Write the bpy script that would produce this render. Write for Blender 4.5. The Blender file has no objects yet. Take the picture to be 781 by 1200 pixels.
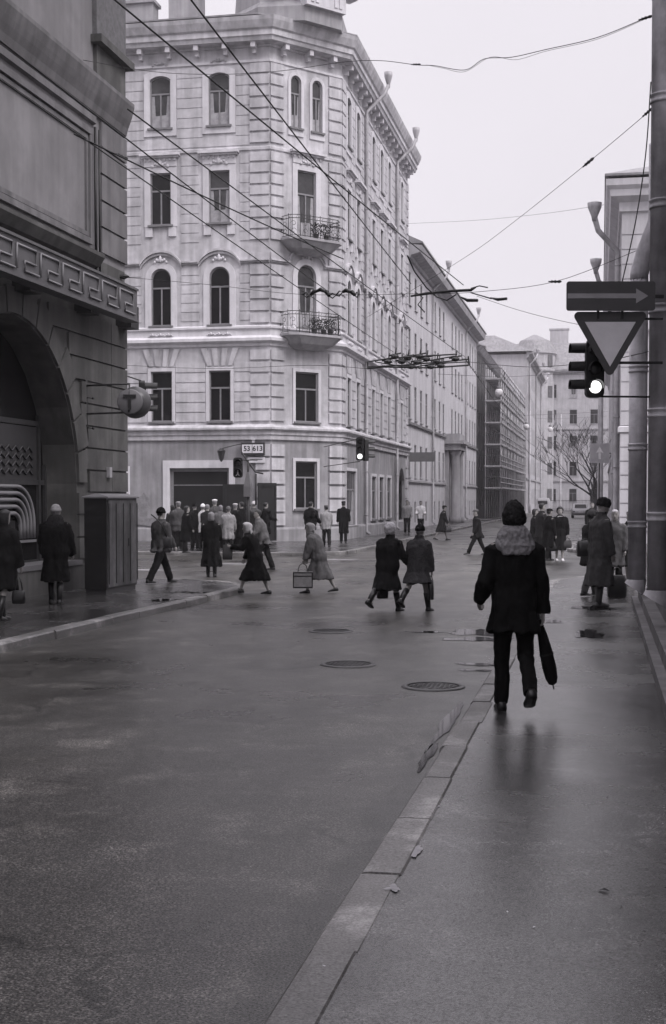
HAZE_D, SKY_H, SKY_Z, SUN_AZ, SUN_E, EXPO = .0005, 6.0, 16.0, 125.0, 1.6, 0.56
import bpy, bmesh, math, random
from mathutils import Matrix, Vector, noise
random.seed(7)
col = bpy.context.scene.collection
scene = bpy.context.scene
R = math.radians
PI = math.pi

# ------------------------------------------------------------------ camera geometry
FPX, HY, CX, CY, HC = 1600.0, 584.0, 390.5, 600.0, 1.95
YAW, TILT = R(11.1), R(2.2)
f0 = Vector((-math.sin(YAW)*math.cos(TILT), math.cos(YAW)*math.cos(TILT), -math.sin(TILT)))
r0 = Vector((math.cos(YAW), math.sin(YAW), 0.0))
u0 = r0.cross(f0)
CAM = Vector((0, 0, HC))
SYP = FPX*math.tan(TILT)-(CY-HY)
def ray(x, y): return f0 + r0*((x-CX)/FPX) + u0*((CY-y+SYP)/FPX)
def gr(x, y, z=0.12):
    d = ray(x, y); return CAM + d*((z-HC)/d.z)
def pX(x, y, c):
    d = ray(x, y); return CAM + d*(c/d.x)
def pY(x, y, c):
    d = ray(x, y); return CAM + d*(c/d.y)

# ------------------------------------------------------------------ materials
MATS = {}
def mat(name, v, rough=0.8, var=0.12, scale=3.0, bump=0.0, bscale=60.0, tint=(1, .975, 1.02), metal=0.0,
        streak=0.0, stain=0.0, spec=0.4, emit=0.0, wet=None, gutter=False):
    m = bpy.data.materials.new(name); m.use_nodes = True
    nt = m.node_tree; N = nt.nodes; L = nt.links
    b = N['Principled BSDF']
    b.inputs['Roughness'].default_value = rough
    b.inputs['Metallic'].default_value = metal
    b.inputs['Specular IOR Level'].default_value = spec
    tc = N.new('ShaderNodeTexCoord'); gm = N.new('ShaderNodeNewGeometry')
    pos = gm.outputs['Position']
    n1 = N.new('ShaderNodeTexNoise'); n1.inputs['Scale'].default_value = scale; n1.inputs['Detail'].default_value = 8
    n1.inputs['Roughness'].default_value = .65
    L.new(pos, n1.inputs['Vector'])
    mr = N.new('ShaderNodeMapRange'); mr.inputs[1].default_value = .3; mr.inputs[2].default_value = .7
    mr.inputs[3].default_value = 1-var; mr.inputs[4].default_value = 1+var
    L.new(n1.outputs['Fac'], mr.inputs[0])
    fac = mr.outputs[0]
    def mul(a, bb):
        q = N.new('ShaderNodeMath'); q.operation = 'MULTIPLY'; L.new(a, q.inputs[0]); L.new(bb, q.inputs[1]); return q.outputs[0]
    if streak:
        mp = N.new('ShaderNodeMapping'); mp.inputs['Scale'].default_value = (2.2, 2.2, .16); L.new(pos, mp.inputs['Vector'])
        n2 = N.new('ShaderNodeTexNoise'); n2.inputs['Scale'].default_value = 1.6; n2.inputs['Detail'].default_value = 7
        L.new(mp.outputs[0], n2.inputs['Vector'])
        m2 = N.new('ShaderNodeMapRange'); m2.inputs[1].default_value = .38; m2.inputs[2].default_value = .62
        m2.inputs[3].default_value = 1-streak; m2.inputs[4].default_value = 1+streak*.4
        L.new(n2.outputs['Fac'], m2.inputs[0]); fac = mul(fac, m2.outputs[0])
    if stain:
        n3 = N.new('ShaderNodeTexNoise'); n3.inputs['Scale'].default_value = .55; n3.inputs['Detail'].default_value = 6
        n3.inputs['Distortion'].default_value = .8
        L.new(pos, n3.inputs['Vector'])
        m3 = N.new('ShaderNodeMapRange'); m3.inputs[1].default_value = .42; m3.inputs[2].default_value = .6
        m3.inputs[3].default_value = 1-stain; m3.inputs[4].default_value = 1
        L.new(n3.outputs['Fac'], m3.inputs[0]); fac = mul(fac, m3.outputs[0])
    vm = N.new('ShaderNodeVectorMath'); vm.operation = 'SCALE'
    vm.inputs[0].default_value = (v*tint[0], v*tint[1], v*tint[2]); L.new(fac, vm.inputs['Scale'])
    L.new(vm.outputs[0], b.inputs['Base Color'])
    if bump:
        nb = N.new('ShaderNodeTexNoise'); nb.inputs['Scale'].default_value = bscale; nb.inputs['Detail'].default_value = 5
        L.new(pos, nb.inputs['Vector'])
        bp = N.new('ShaderNodeBump'); bp.inputs['Strength'].default_value = bump; bp.inputs['Distance'].default_value = .22/bscale
        L.new(nb.outputs['Fac'], bp.inputs['Height']); L.new(bp.outputs[0], b.inputs['Normal'])
    if wet:      # wet patches: (scale, lo, hi, rough_dry, rough_wet, darken)
        nw = N.new('ShaderNodeTexNoise'); nw.inputs['Scale'].default_value = wet[0]; nw.inputs['Detail'].default_value = 7
        nw.inputs['Roughness'].default_value = .62; nw.inputs['Distortion'].default_value = .1
        L.new(pos, nw.inputs['Vector'])
        w = N.new('ShaderNodeMapRange'); w.inputs[1].default_value = wet[1]; w.inputs[2].default_value = wet[2]
        w.inputs[3].default_value = 1; w.inputs[4].default_value = 0; L.new(nw.outputs['Fac'], w.inputs[0])
        mr2 = N.new('ShaderNodeMapRange'); mr2.inputs[3].default_value = wet[3]; mr2.inputs[4].default_value = wet[4]
        L.new(w.outputs[0], mr2.inputs[0]); L.new(mr2.outputs[0], b.inputs['Roughness'])
        md = N.new('ShaderNodeMapRange'); md.inputs[3].default_value = 1; md.inputs[4].default_value = wet[5]
        L.new(w.outputs[0], md.inputs[0]); fac = mul(fac, md.outputs[0])
        # blotches of worn lighter surface
        nl = N.new('ShaderNodeTexNoise'); nl.inputs['Scale'].default_value = 1.7; nl.inputs['Detail'].default_value = 9; nl.inputs['Roughness'].default_value = .7; L.new(pos, nl.inputs['Vector'])
        ml = N.new('ShaderNodeMapRange'); ml.inputs[1].default_value = .52; ml.inputs[2].default_value = .68; ml.inputs[3].default_value = 1; ml.inputs[4].default_value = 2.4; L.new(nl.outputs['Fac'], ml.inputs[0]); fac = mul(fac, ml.outputs[0])
        ngr = N.new('ShaderNodeTexVoronoi'); ngr.inputs['Scale'].default_value = 115 if gutter else 165; L.new(pos, ngr.inputs['Vector'])
        sxc = N.new('ShaderNodeSeparateColor'); L.new(ngr.outputs['Color'], sxc.inputs[0])
        mgr = N.new('ShaderNodeMapRange'); mgr.inputs[1].default_value = .55; mgr.inputs[2].default_value = 1.0; mgr.inputs[3].default_value = .62; mgr.inputs[4].default_value = 3.6 if gutter else 2.6; L.new(sxc.outputs[0], mgr.inputs[0]); fac = mul(fac, mgr.outputs[0]) if v < .07 else fac
        nbg = N.new('ShaderNodeTexNoise'); nbg.inputs['Scale'].default_value = .6; nbg.inputs['Detail'].default_value = 7; nbg.inputs['Roughness'].default_value = .6
        mpb = N.new('ShaderNodeMapping'); mpb.inputs['Scale'].default_value = (1.8, .6, 1); L.new(pos, mpb.inputs['Vector']); L.new(mpb.outputs[0], nbg.inputs['Vector'])
        mbg = N.new('ShaderNodeMapRange'); mbg.inputs[1].default_value = .35; mbg.inputs[2].default_value = .65; mbg.inputs[3].default_value = .6; mbg.inputs[4].default_value = 1.5; L.new(nbg.outputs['Fac'], mbg.inputs[0]); fac = mul(fac, mbg.outputs[0])
        nc = N.new('ShaderNodeTexNoise'); nc.inputs['Scale'].default_value = 2.6; nc.inputs['Detail'].default_value = 8; L.new(pos, nc.inputs['Vector'])
        av = N.new('ShaderNodeVectorMath'); av.operation = 'MULTIPLY_ADD'; av.inputs[1].default_value = (.7, .7, 0); L.new(nc.outputs['Color'], av.inputs[0]); L.new(pos, av.inputs[2])
        vc = N.new('ShaderNodeTexVoronoi'); vc.feature = 'DISTANCE_TO_EDGE'; vc.inputs['Scale'].default_value = .42; L.new(av.outputs[0], vc.inputs['Vector'])
        mc = N.new('ShaderNodeMapRange'); mc.inputs[1].default_value = .0; mc.inputs[2].default_value = .011; mc.inputs[3].default_value = 0; mc.inputs[4].default_value = 1; L.new(vc.outputs['Distance'], mc.inputs[0])
        nk = N.new('ShaderNodeTexNoise'); nk.inputs['Scale'].default_value = .5; nk.inputs['Detail'].default_value = 3; L.new(pos, nk.inputs['Vector'])
        mk = N.new('ShaderNodeMapRange'); mk.inputs[1].default_value = .50; mk.inputs[2].default_value = .56; mk.inputs[3].default_value = 1; mk.inputs[4].default_value = .35; L.new(nk.outputs['Fac'], mk.inputs[0])
        xm = N.new('ShaderNodeMath'); xm.operation = 'MAXIMUM'; L.new(mc.outputs[0], xm.inputs[0]); L.new(mk.outputs[0], xm.inputs[1]); fac = mul(fac, xm.outputs[0]) if v < .07 else fac
        if gutter:
            sp_ = N.new('ShaderNodeSeparateXYZ'); L.new(pos, sp_.inputs[0])
            ng = N.new('ShaderNodeTexNoise'); ng.inputs['Scale'].default_value = 1.3; ng.inputs['Detail'].default_value = 8; ng.inputs['Roughness'].default_value = .7; L.new(pos, ng.inputs['Vector'])
            ma = N.new('ShaderNodeMath'); ma.operation = 'MULTIPLY_ADD'; ma.inputs[1].default_value = -.75; L.new(ng.outputs['Fac'], ma.inputs[0]); L.new(sp_.outputs['X'], ma.inputs[2])
            mg = N.new('ShaderNodeMapRange'); mg.inputs[1].default_value = -1.82; mg.inputs[2].default_value = -1.70; mg.inputs[3].default_value = 0; mg.inputs[4].default_value = 1; L.new(ma.outputs[0], mg.inputs[0])
            mg2 = N.new('ShaderNodeMapRange'); mg2.inputs[3].default_value = 1; mg2.inputs[4].default_value = .42; L.new(mg.outputs[0], mg2.inputs[0]); fac = mul(fac, mg2.outputs[0])
        L.new(fac, vm.inputs['Scale'])
        ns_ = N.new('ShaderNodeTexNoise'); ns_.inputs['Scale'].default_value = 95; ns_.inputs['Detail'].default_value = 4; L.new(pos, ns_.inputs['Vector'])
        ms_ = N.new('ShaderNodeMapRange'); ms_.inputs[1].default_value = .35; ms_.inputs[2].default_value = .65; ms_.inputs[3].default_value = spec*.25; ms_.inputs[4].default_value = spec*1.6; L.new(ns_.outputs['Fac'], ms_.inputs[0]); L.new(ms_.outputs[0], b.inputs['Specular IOR Level'])
    if emit:
        b.inputs['Emission Color'].default_value = (1, 1, 1, 1); b.inputs['Emission Strength'].default_value = emit
    MATS[name] = m; return m
M = MATS
mat('plaster', .51, .9, .16, 2.6, .5, 50, streak=.20, stain=.16)
mat('plaster_lower_shaded', .30, .9, .14, 1.6, .25, 90, streak=.22, stain=.2)  # street canyon shade painted into the ground floor as a darker plaster tone
mat('plaster_trim', .57, .85, .08, 3, .15, 90, streak=.12)
mat('groove', .33, .9, .1, 3)
mat('trim_dark', .16, .8, .2, 3)
mat('plaster_pale', .52, .9, .08, 1.2, .2, 60, streak=.14, stain=.08)
mat('plaster_grey', .34, .9, .12, 1.2, .2, 60, streak=.16, stain=.14)
mat('plaster_far', .42, .9, .10, 1.2, streak=.12, stain=.1)
mat('stone_dark', .088, .85, .25, 2.2, .6, 40, streak=.25, stain=.3, tint=(1, .98, .96))
mat('stone_upper', .15, .88, .14, 2, .4, 60, streak=.22, stain=.2, tint=(1, .965, 1.0))
mat('stone_plain', .20, .88, .12, 1.6, .35, 70, streak=.10, stain=.2, tint=(1, .965, 1.0))
mat('brick_dark', .11, .9, .3, 9, .8, 25)
mat('fascia', .085, .5, .2, 5)
mat('neon_tube', .20, .5, .1, 5)
mat('pane', .010, .18, .3, 2, spec=.18)
mat('pane_curtain', .10, .2, .5, 2.5, spec=.3)
mat('pane_mid', .045, .15, .6, 1.5, spec=.35)
mat('curtain', .30, .8, .3, 6)
mat('pane_lit', .30, .2, .25, 3, spec=.5)
mat('frame_dark', .20, .6, .2, 5)
mat('frame_light', .32, .7, .15, 5)
mat('roof_metal', .22, .55, .2, 1.5, streak=.2)
mat('iron', .025, .55, .3, 8)
mat('zinc', .42, .5, .2, 3, streak=.25, stain=.2)
mat('pipe_old', .58, .55, .25, 4, .5, 14, streak=.35, stain=.4, tint=(1, .97, 1.03))
mat('black', .012, .5, .2, 5)
mat('void', .008, .9, .2, 1)
mat('wire', .03, .6, .1, 5)
mat('sign_white', .62, .45, .1, 4)
mat('sign_grey', .34, .45, .14, 4)
mat('sign_mid', .14, .45, .12, 4)
mat('sign_dark', .035, .4, .15, 4)
mat('paper', .55, .8, .15, 8)
mat('lamp_on', .8, .4, 0, 1, emit=1.15)
mat('lens_off', .04, .25, .1, 1)
mat('wood_old', .10, .8, .35, 6, .6, 20, streak=.4)
mat('skin', .27, .6, .08, 10, tint=(1.03, .98, .95))
mat('eye', .03, .3, 0, 1)
for n, v in (('cloth_black', .006), ('cloth_dark', .011), ('cloth_soot', .02), ('cloth_mid', .06), ('cloth_grey', .10), ('cloth_light', .22), ('cloth_pale', .42), ('cloth_white', .62)):
    mat(n, v, .95, .25, 14, .5, 180, spec=.12, tint=(1, .98, 1.0))
mat('cloth_tweed', .045, .95, .6, 45, .6, 150, spec=.1)
mat('fur', .19, .95, .28, 30, 1.0, 90, spec=.1)
mat('fur_dark', .018, .95, .5, 40, 1.0, 90, spec=.1)
mat('hair_white', .45, .8, .4, 40, .8, 120)
mat('hair_grey', .16, .8, .4, 40, .8, 120)
mat('hair_dark', .018, .6, .4, 40, .6, 120)
mat('leather', .012, .4, .3, 10)
mat('leather_brown', .05, .5, .3, 10)
mat('bark', .05, .95, .3, 8, .8, 30)
mat('car_paint', .35, .35, .05, 2, spec=.6)
mat('rubber', .02, .8, .1, 5)
mat('chrome', .5, .3, .1, 5, metal=.8)
mat('asphalt_road', .038, .6, .85, 75, 1.0, 150, tint=(1.06, 1.0, .93), wet=(.35, .36, .66, .46, .24, .60), gutter=True, spec=.6)
mat('asphalt_walk', .043, .5, .7, 75, .8, 150, tint=(1.02, .99, .99), wet=(.45, .36, .66, .36, .15, .58), spec=1.0)
mat('granite', .135, .55, .45, 70, .6, 90, tint=(1.02, .99, .98), wet=(.9, .35, .65, .6, .35, .8))
mat('iron_cover', .03, .4, .4, 20, .6, 60)
mat('water', .012, .05, .2, 4, spec=.6)
mat('mortar', .30, .7, .3, 12, .8, 40)
mat('road_paint', .30, .6, .5, 9, .6, 60)
mat('stucco_patch', .20, .85, .3, 7, .5, 30)

# ------------------------------------------------------------------ mesh builder
class MB:
    def __init__(s): s.v = []; s.f = []; s.sm = []
    def add(s, vs, fs, M=None, smooth=False):
        o = len(s.v)
        for p in vs:
            p = Vector(p); s.v.append(M @ p if M is not None else p)
        for f in fs: s.f.append([i+o for i in f]); s.sm.append(smooth)
    def box(s, x0, x1, y0, y1, z0, z1, M=None):
        vs = [(x, y, z) for x in (x0, x1) for y in (y0, y1) for z in (z0, z1)]
        s.add(vs, [(0, 1, 3, 2), (4, 6, 7, 5), (0, 4, 5, 1), (2, 3, 7, 6), (0, 2, 6, 4), (1, 5, 7, 3)], M); return s
    def quad(s, a, b, c, d, M=None): s.add([a, b, c, d], [(0, 1, 2, 3)], M); return s
    def prism(s, pts, z0, z1, M=None):      # footprint polygon, vertical extrusion
        n = len(pts)
        vs = [(p[0], p[1], z0) for p in pts]+[(p[0], p[1], z1) for p in pts]
        s.add(vs, [tuple(range(n)), tuple(range(n, 2*n))]+[(i, (i+1) % n, n+(i+1) % n, n+i) for i in range(n)], M); return s
    def plate(s, pts, y0, y1, M=None):      # outline in x,z; thickness along y
        n = len(pts)
        vs = [(p[0], y0, p[1]) for p in pts]+[(p[0], y1, p[1]) for p in pts]
        s.add(vs, [tuple(range(n)), tuple(range(n, 2*n))]+[(i, (i+1) % n, n+(i+1) % n, n+i) for i in range(n)], M); return s
    def rings(s, rings, M=None, cap=True, smooth=True):
        n = len(rings[0]); vs = [p for r in rings for p in r]; fs = []
        for k in range(len(rings)-1):
            for i in range(n):
                j = (i+1) % n
                fs.append((k*n+i, k*n+j, (k+1)*n+j, (k+1)*n+i))
        if cap: fs.append(tuple(range(n))[::-1]); fs.append(tuple(range((len(rings)-1)*n, len(rings)*n)))
        s.add(vs, fs, M, smooth); return s
    def tube(s, pts, r, n=8, M=None, flat=1.0, cap=True):
        pts = [Vector(p) for p in pts]
        rs = r if isinstance(r, (list, tuple)) else [r]*len(pts)
        rg = []; ref = None
        for i, p in enumerate(pts):
            a = pts[max(i-1, 0)]; b = pts[min(i+1, len(pts)-1)]
            t = (b-a).normalized() if (b-a).length > 1e-9 else Vector((0, 0, 1))
            if ref is None: ref = Vector((1, 0, 0)) if abs(t.x) < .8 else Vector((0, 1, 0))
            u = (ref - t*ref.dot(t)).normalized(); w = t.cross(u); ref = u
            rg.append([p+(u*math.cos(2*PI*k/n)+w*math.sin(2*PI*k/n)*flat)*rs[i] for k in range(n)])
        return s.rings(rg, M, cap)
    def lathe(s, prof, n=16, M=None):       # prof: (r, z)
        return s.rings([[(r*math.cos(2*PI*k/n), r*math.sin(2*PI*k/n), z) for k in range(n)] for r, z in prof], M)
    def ball(s, c, rx, ry=None, rz=None, n=12, m=8, M=None):
        ry = ry or rx; rz = rz or rx; c = Vector(c); rg = []
        for j in range(m+1):
            a = PI*(j+.02)/(m+.04); rg.append([c+Vector((rx*math.sin(a)*math.cos(2*PI*k/n), ry*math.sin(a)*math.sin(2*PI*k/n), -rz*math.cos(a))) for k in range(n)])
        return s.rings(rg, M)
    def mesh(s, name):
        me = bpy.data.meshes.new(name)
        me.from_pydata([tuple(v) for v in s.v], [], s.f)
        for p, q in zip(me.polygons, s.sm): p.use_smooth = q
        bm = bmesh.new(); bm.from_mesh(me); bmesh.ops.recalc_face_normals(bm, faces=bm.faces); bm.to_mesh(me); bm.free()
        return me

WM = {}
I4 = Matrix.Identity(4)
def T(x, y=0, z=0): return Matrix.Translation((x, y, z))
def RZ(a): return Matrix.Rotation(a, 4, 'Z')
def frame(x, y, ang): return T(x, y, 0) @ RZ(ang)     # local x along facade, y inward, z up
def tag(o, label=None, cat=None, group=None, kind=None):
    if label: o['label'] = label
    if cat: o['category'] = cat
    if group: o['group'] = group
    if kind: o['kind'] = kind
    return o
def thing(name, label, cat, loc=(0, 0, 0), rz=0, group=None):
    o = bpy.data.objects.new(name, None); col.objects.link(o)
    m = T(*loc) @ RZ(rz); o.matrix_basis = m; WM[o] = m; o.empty_display_size = .3
    return tag(o, label, cat, group)
def link(name, me, m, parent=None, W=None):
    o = bpy.data.objects.new(name, me); col.objects.link(o)
    if m is not None and len(me.materials) == 0: me.materials.append(M[m] if isinstance(m, str) else m)
    W = W if W is not None else I4
    if parent is not None:
        o.parent = parent; o.matrix_parent_inverse = WM[parent].inverted()
    o.matrix_basis = W; WM[o] = W
    return o
def part(name, mb, m, parent=None, W=None, label=None):
    o = link(name, mb.mesh(name), m, parent, W)
    if label: o['label'] = label
    return o
def single(name, mb, m, label, cat, loc, rz=0, group=None):   # a thing that is one mesh; mb in local coords
    o = part(name, mb, m, None, T(*loc) @ RZ(rz)); return tag(o, label, cat, group)
def struct(name, mb, m):
    o = part(name, mb, m); o['kind'] = 'structure'; return o

def text_mesh(txt, size, name='lettering', bold=0.0):
    cu = bpy.data.curves.new(name, 'FONT'); cu.body = txt; cu.size = size; cu.extrude = .004; cu.offset = bold
    cu.align_x = 'CENTER'; cu.align_y = 'CENTER'
    o = bpy.data.objects.new(name, cu); col.objects.link(o)
    dg = bpy.context.evaluated_depsgraph_get(); dg.update()
    me = bpy.data.meshes.new_from_object(o.evaluated_get(dg)); me.materials.clear()
    bpy.data.objects.remove(o); me.name = name
    return me

def sweep(mb, prof, path, closed=False):   # prof (out, z); path xy points, outward = right-hand side of travel
    P = [Vector((p[0], p[1])) for p in path]; n = len(P); rg = []
    for i in range(n):
        d0 = (P[i]-P[i-1]).normalized() if i > 0 else (P[1]-P[0]).normalized()
        d1 = (P[i+1]-P[i]).normalized() if i < n-1 else d0
        n0 = Vector((d0.y, -d0.x)); n1 = Vector((d1.y, -d1.x)); m = (n0+n1); m = m/ (1+n0.dot(n1))
        rg.append([(P[i].x+m.x*o, P[i].y+m.y*o, z) for o, z in prof])
    mb.rings(rg, None, True, False)

# ------------------------------------------------------------------ facades
def arcpts(x0, x1, zt, rise, n=12):         # arch top curve from left spring to right spring
    w = (x1-x0)/2; c = (x0+x1)/2
    r = (w*w+rise*rise)/(2*rise); zc = zt-r; a0 = math.asin(min(1, w/r))
    if rise > w*.999: a0 = PI/2; r = w; zc = zt-w
    return [(c+r*math.sin(-a0+2*a0*k/n), zc+r*math.cos(-a0+2*a0*k/n)) for k in range(n+1)]
def facade(mb, L, z0, z1, ops, depth=.16, M=None):
    xs = sorted(set([0, L]+[round(v, 4) for o in ops for v in o[:2]]))
    zs = sorted(set([z0, z1]+[round(v, 4) for o in ops for v in o[2:4]]))
    for i in range(len(xs)-1):
        for j in range(len(zs)-1):
            cx = (xs[i]+xs[i+1])/2; cz = (zs[j]+zs[j+1])/2
            if any(o[0] < cx < o[1] and o[2] < cz < o[3] for o in ops): continue
            mb.quad((xs[i], 0, zs[j]), (xs[i+1], 0, zs[j]), (xs[i+1], 0, zs[j+1]), (xs[i], 0, zs[j+1]), M)
    for o in ops:
        x0, x1, a, b = o[:4]; rise = o[4] if len(o) > 4 else 0
        if rise:
            ar = arcpts(x0, x1, b, rise); zsz = ar[0][1]; k = len(ar)//2
            mb.add([(x0, 0, b)]+[(p[0], 0, p[1]) for p in ar[:k+1]], [tuple(range(k+2))], M)
            mb.add([(x1, 0, b)]+[(p[0], 0, p[1]) for p in ar[k:]], [tuple(range(len(ar)-k+1))], M)
            for p, q in zip(ar, ar[1:]): mb.quad((p[0], 0, p[1]), (q[0], 0, q[1]), (q[0], depth, q[1]), (p[0], depth, p[1]), M)
        else:
            zsz = b; mb.quad((x0, 0, b), (x1, 0, b), (x1, depth, b), (x0, depth, b), M)
        mb.quad((x0, 0, a), (x0, 0, zsz), (x0, depth, zsz), (x0, depth, a), M)
        mb.quad((x1, 0, a), (x1, 0, zsz), (x1, depth, zsz), (x1, depth, a), M)
        mb.quad((x0, 0, a), (x1, 0, a), (x1, depth, a), (x0, depth, a), M)
def strips(mb, x0, x1, z0, z1, pitch, gap, excl, proud=.04, M=None, joint=0):
    n = max(1, round((z1-z0)/pitch)); p = (z1-z0)/n
    for k in range(n):
        a = z0+k*p+gap/2; b = z0+(k+1)*p-gap/2
        iv = [(x0, x1)]
        for e in excl:
            if e[3] <= a+.02 or e[2] >= b-.02: continue
            nv = []
            for (u, v) in iv:
                if e[1] <= u or e[0] >= v: nv.append((u, v)); continue
                if e[0]-u > .05: nv.append((u, e[0]))
                if v-e[1] > .05: nv.append((e[1], v))
            iv = nv
        for (u, v) in iv: mb.box(u, v, -proud, .002, a, b, M)

WCACHE = {}
def win_parts(key, w, h, rise, style, pane):
    if key in WCACHE: return WCACHE[key]
    out = []
    # frame: window-local, x centred, z from 0 (bottom) to h, y inward
    fr = MB(); fm = 'frame_dark' if style != 'lightframe' else 'frame_light'; y0, y1 = .04, .10; t = .055
    hw = w/2
    outl = [(-hw, 0), (hw, 0)]+([(p[0], p[1]) for p in arcpts(-hw, hw, h, rise)][::-1] if rise else [(hw, h), (-hw, h)])
    inn = [((p[0])*(1-t/hw), t+(p[1])*(1-2*t/h)) for p in outl]
    n = len(outl)
    vs = [(p[0], y, p[1]) for y in (y0, y1) for p in outl]+[(p[0], y, p[1]) for y in (y0, y1) for p in inn]
    fs = []
    for i in range(n):
        j = (i+1) % n
        fs += [(i, j, 2*n+j, 2*n+i), (n+i, n+j, 3*n+j, 3*n+i), (2*n+i, 2*n+j, 3*n+j, 3*n+i), (i, j, n+j, n+i)]
    fr.add(vs, fs)
    tz = h*.66
    fr.box(-hw+t, hw-t, y0+.005, y1-.005, tz-.035, tz+.035)
    fr.box(-.03, .03, y0+.008, y1-.01, t, tz-.035)
    if w > 1.3:
        for q in (-.33, .33): fr.box(q*w-.025, q*w+.025, y0+.009, y1-.01, tz+.035, h-t-.01)
    out.append(('window', fr.mesh('window'), fm))
    pn = MB(); n = len(outl)
    pn.add([(p[0], .085, p[1]) for p in outl], [tuple(range(n))])
    if pane == 'pane_curtain':
        yc = .0835; rq_ = random.Random(int(w*1000)+int(h*77))
        k0 = len(pn.f)
        for sg in (-1, 1):
            pn.quad((sg*(hw-t), yc, t), (sg*(hw*.45), yc, t), (sg*(hw*.62), yc, h*.63), (sg*(hw-t), yc, h*.63))
        pn.quad((-hw+t, yc-.001, t), (hw-t, yc-.001, t), (hw-t, yc-.001, t+h*.24), (-hw+t, yc-.001, t+h*.22))
        pm_ = pn.mesh('pane'); pm_.materials.append(M['pane_mid']); pm_.materials.append(M['curtain'])
        for i_ in range(k0, len(pm_.polygons)): pm_.polygons[i_].material_index = 1
        out.append(('pane', pm_, pane))
    else: out.append(('pane', pn.mesh('pane'), pane))
    if style in ('plain', 'bare'):
        if style == 'plain':
            s = MB(); s.box(-hw-.08, hw+.08, -.09, .04, -.07, -.001); out.append(('sill', s.mesh('sill'), 'zinc'))
    else:
        s = MB(); s.box(-hw-.1, hw+.1, -.14, .04, -.08, -.002)
        out.append(('sill', s.mesh('sill'), 'trim_dark'))
        a = MB(); sw = .26 if style in ('arch', 'hood', 'top', 'twin') else .14
        if style == 'twin': sw = .14
        zb = -.08 if style in ('slim', 'lightframe') else (-.34 if style == 'top' or style == 'twin' else -.08)
        topw = sw
        o2 = [(-hw-.002, zb), (-hw-sw, zb)]
        if rise:
            ar = arcpts(-hw-sw, hw+sw, h+topw, rise+topw*(1 if rise >= hw*.9 else .1)); ai = arcpts(-hw-.002, hw+.002, h+.002, rise)
        else:
            ar = [(-hw-sw, h+topw), (hw+sw, h+topw)]; ai = [(-hw-.002, h+.002), (hw+.002, h+.002)]
        pr = -.06
        def strip(A, B):
            for (p, q, r, s_) in zip(A, A[1:], B, B[1:]):
                a.quad((p[0], pr, p[1]), (q[0], pr, q[1]), (s_[0], pr, s_[1]), (r[0], pr, r[1]))
                a.quad((p[0], pr, p[1]), (q[0], pr, q[1]), (q[0], .0, q[1]), (p[0], .0, p[1]))
                a.quad((r[0], pr, r[1]), (s_[0], pr, s_[1]), (s_[0], .0, s_[1]), (r[0], .0, r[1]))
        strip(ar, ai)
        for sg in (-1, 1):
            xo = sg*(hw+sw); xi = sg*(hw+.002); zo = ar[0][1]; zi = ai[0][1]
            a.quad((xo, pr, zb), (xi, pr, zb), (xi, pr, zi), (xo, pr, zo))
            a.quad((xo, pr, zb), (xo, 0, zb), (xo, 0, zo), (xo, pr, zo)); a.quad((xi, pr, zb), (xi, 0, zb), (xi, 0, zi), (xi, pr, zi))
            a.quad((xo, pr, zb), (xi, pr, zb), (xi, 0, zb), (xo, 0, zb))
        if zb < -.1: a.box(-hw-.002, hw+.002, pr, .0, zb, -.082)
        if style == 'hood':
            a.box(-hw-.26, hw+.26, -.09, 0, h+.27, h+.62)
            a.box(-hw-.42, hw+.42, -.30, 0, h+.70, h+.80); a.box(-hw-.35, hw+.35, -.2, 0, h+.622, h+.698)
            for q in range(7): a.box(-hw-.25+q*(w+.4)/6-.0, -hw-.17+q*(w+.4)/6, -.14, -.09, h+.5, h+.618)
            orn(a, 0, h+.38, .34, .20, .085)
            for q in (-1, 1): a.box(q*(hw+.06)-.16, q*(hw+.06)+.16, -.08, 0, -.5, -.1)
        if style == 'arch':
            orn(a, 0, h+.36, .26, .2, .08)
            pb = MB()
            a.box(-hw-.42, hw+.42, -.05, 0, -.72, -.16)
            a.box(-hw-.30, hw+.30, -.07, -.05, -.64, -.24)
            for q in (-1, 0, 1): orn(a, q*.36, -.40, .16, .09, .1)
        if style == 'top':
            for q in range(2): orn(a, 0, h+.5, .3, .12, .03)
        out.append(('surround', a.mesh('surround'), 'plaster_trim'))
    if style == 'arch':      # eyebrow moulding
        e = MB()
        c = arcpts(-hw-.48, hw+.48, h+.72, .56, 14)
        for (p, q) in zip(c, c[1:]):
            for (d, hh) in ((-.16, .05), (-.09, -.07)):
                vs = [(p[0], d, p[1]+hh-.0), (q[0], d, q[1]+hh), (q[0], 0, q[1]+hh), (p[0], 0, p[1]+hh)]
                vb = [(v[0], v[1], v[2]-.1) for v in vs]
                e.add(vs+vb, [(0, 1, 2, 3), (4, 5, 6, 7), (0, 1, 5, 4), (1, 2, 6, 5), (0, 3, 7, 4)])
        out.append(('hood_moulding', e.mesh('hood_moulding'), 'plaster'))
    WCACHE[key] = out
    return out
def orn(mb, x, z, w, h, d):     # a small relief cluster of scrolls
    for k in range(7):
        a = -1+2*k/6
        mb.ball((x+a*w, -.09-.02*(1-abs(a)), z-abs(a)*h*.5+ (h*.35 if k % 2 else 0)), w*.2, d*.5, h*.34, 8, 5)
    mb.ball((x, -.12, z+h*.1), w*.26, d*.7, h*.75, 8, 6)
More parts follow.
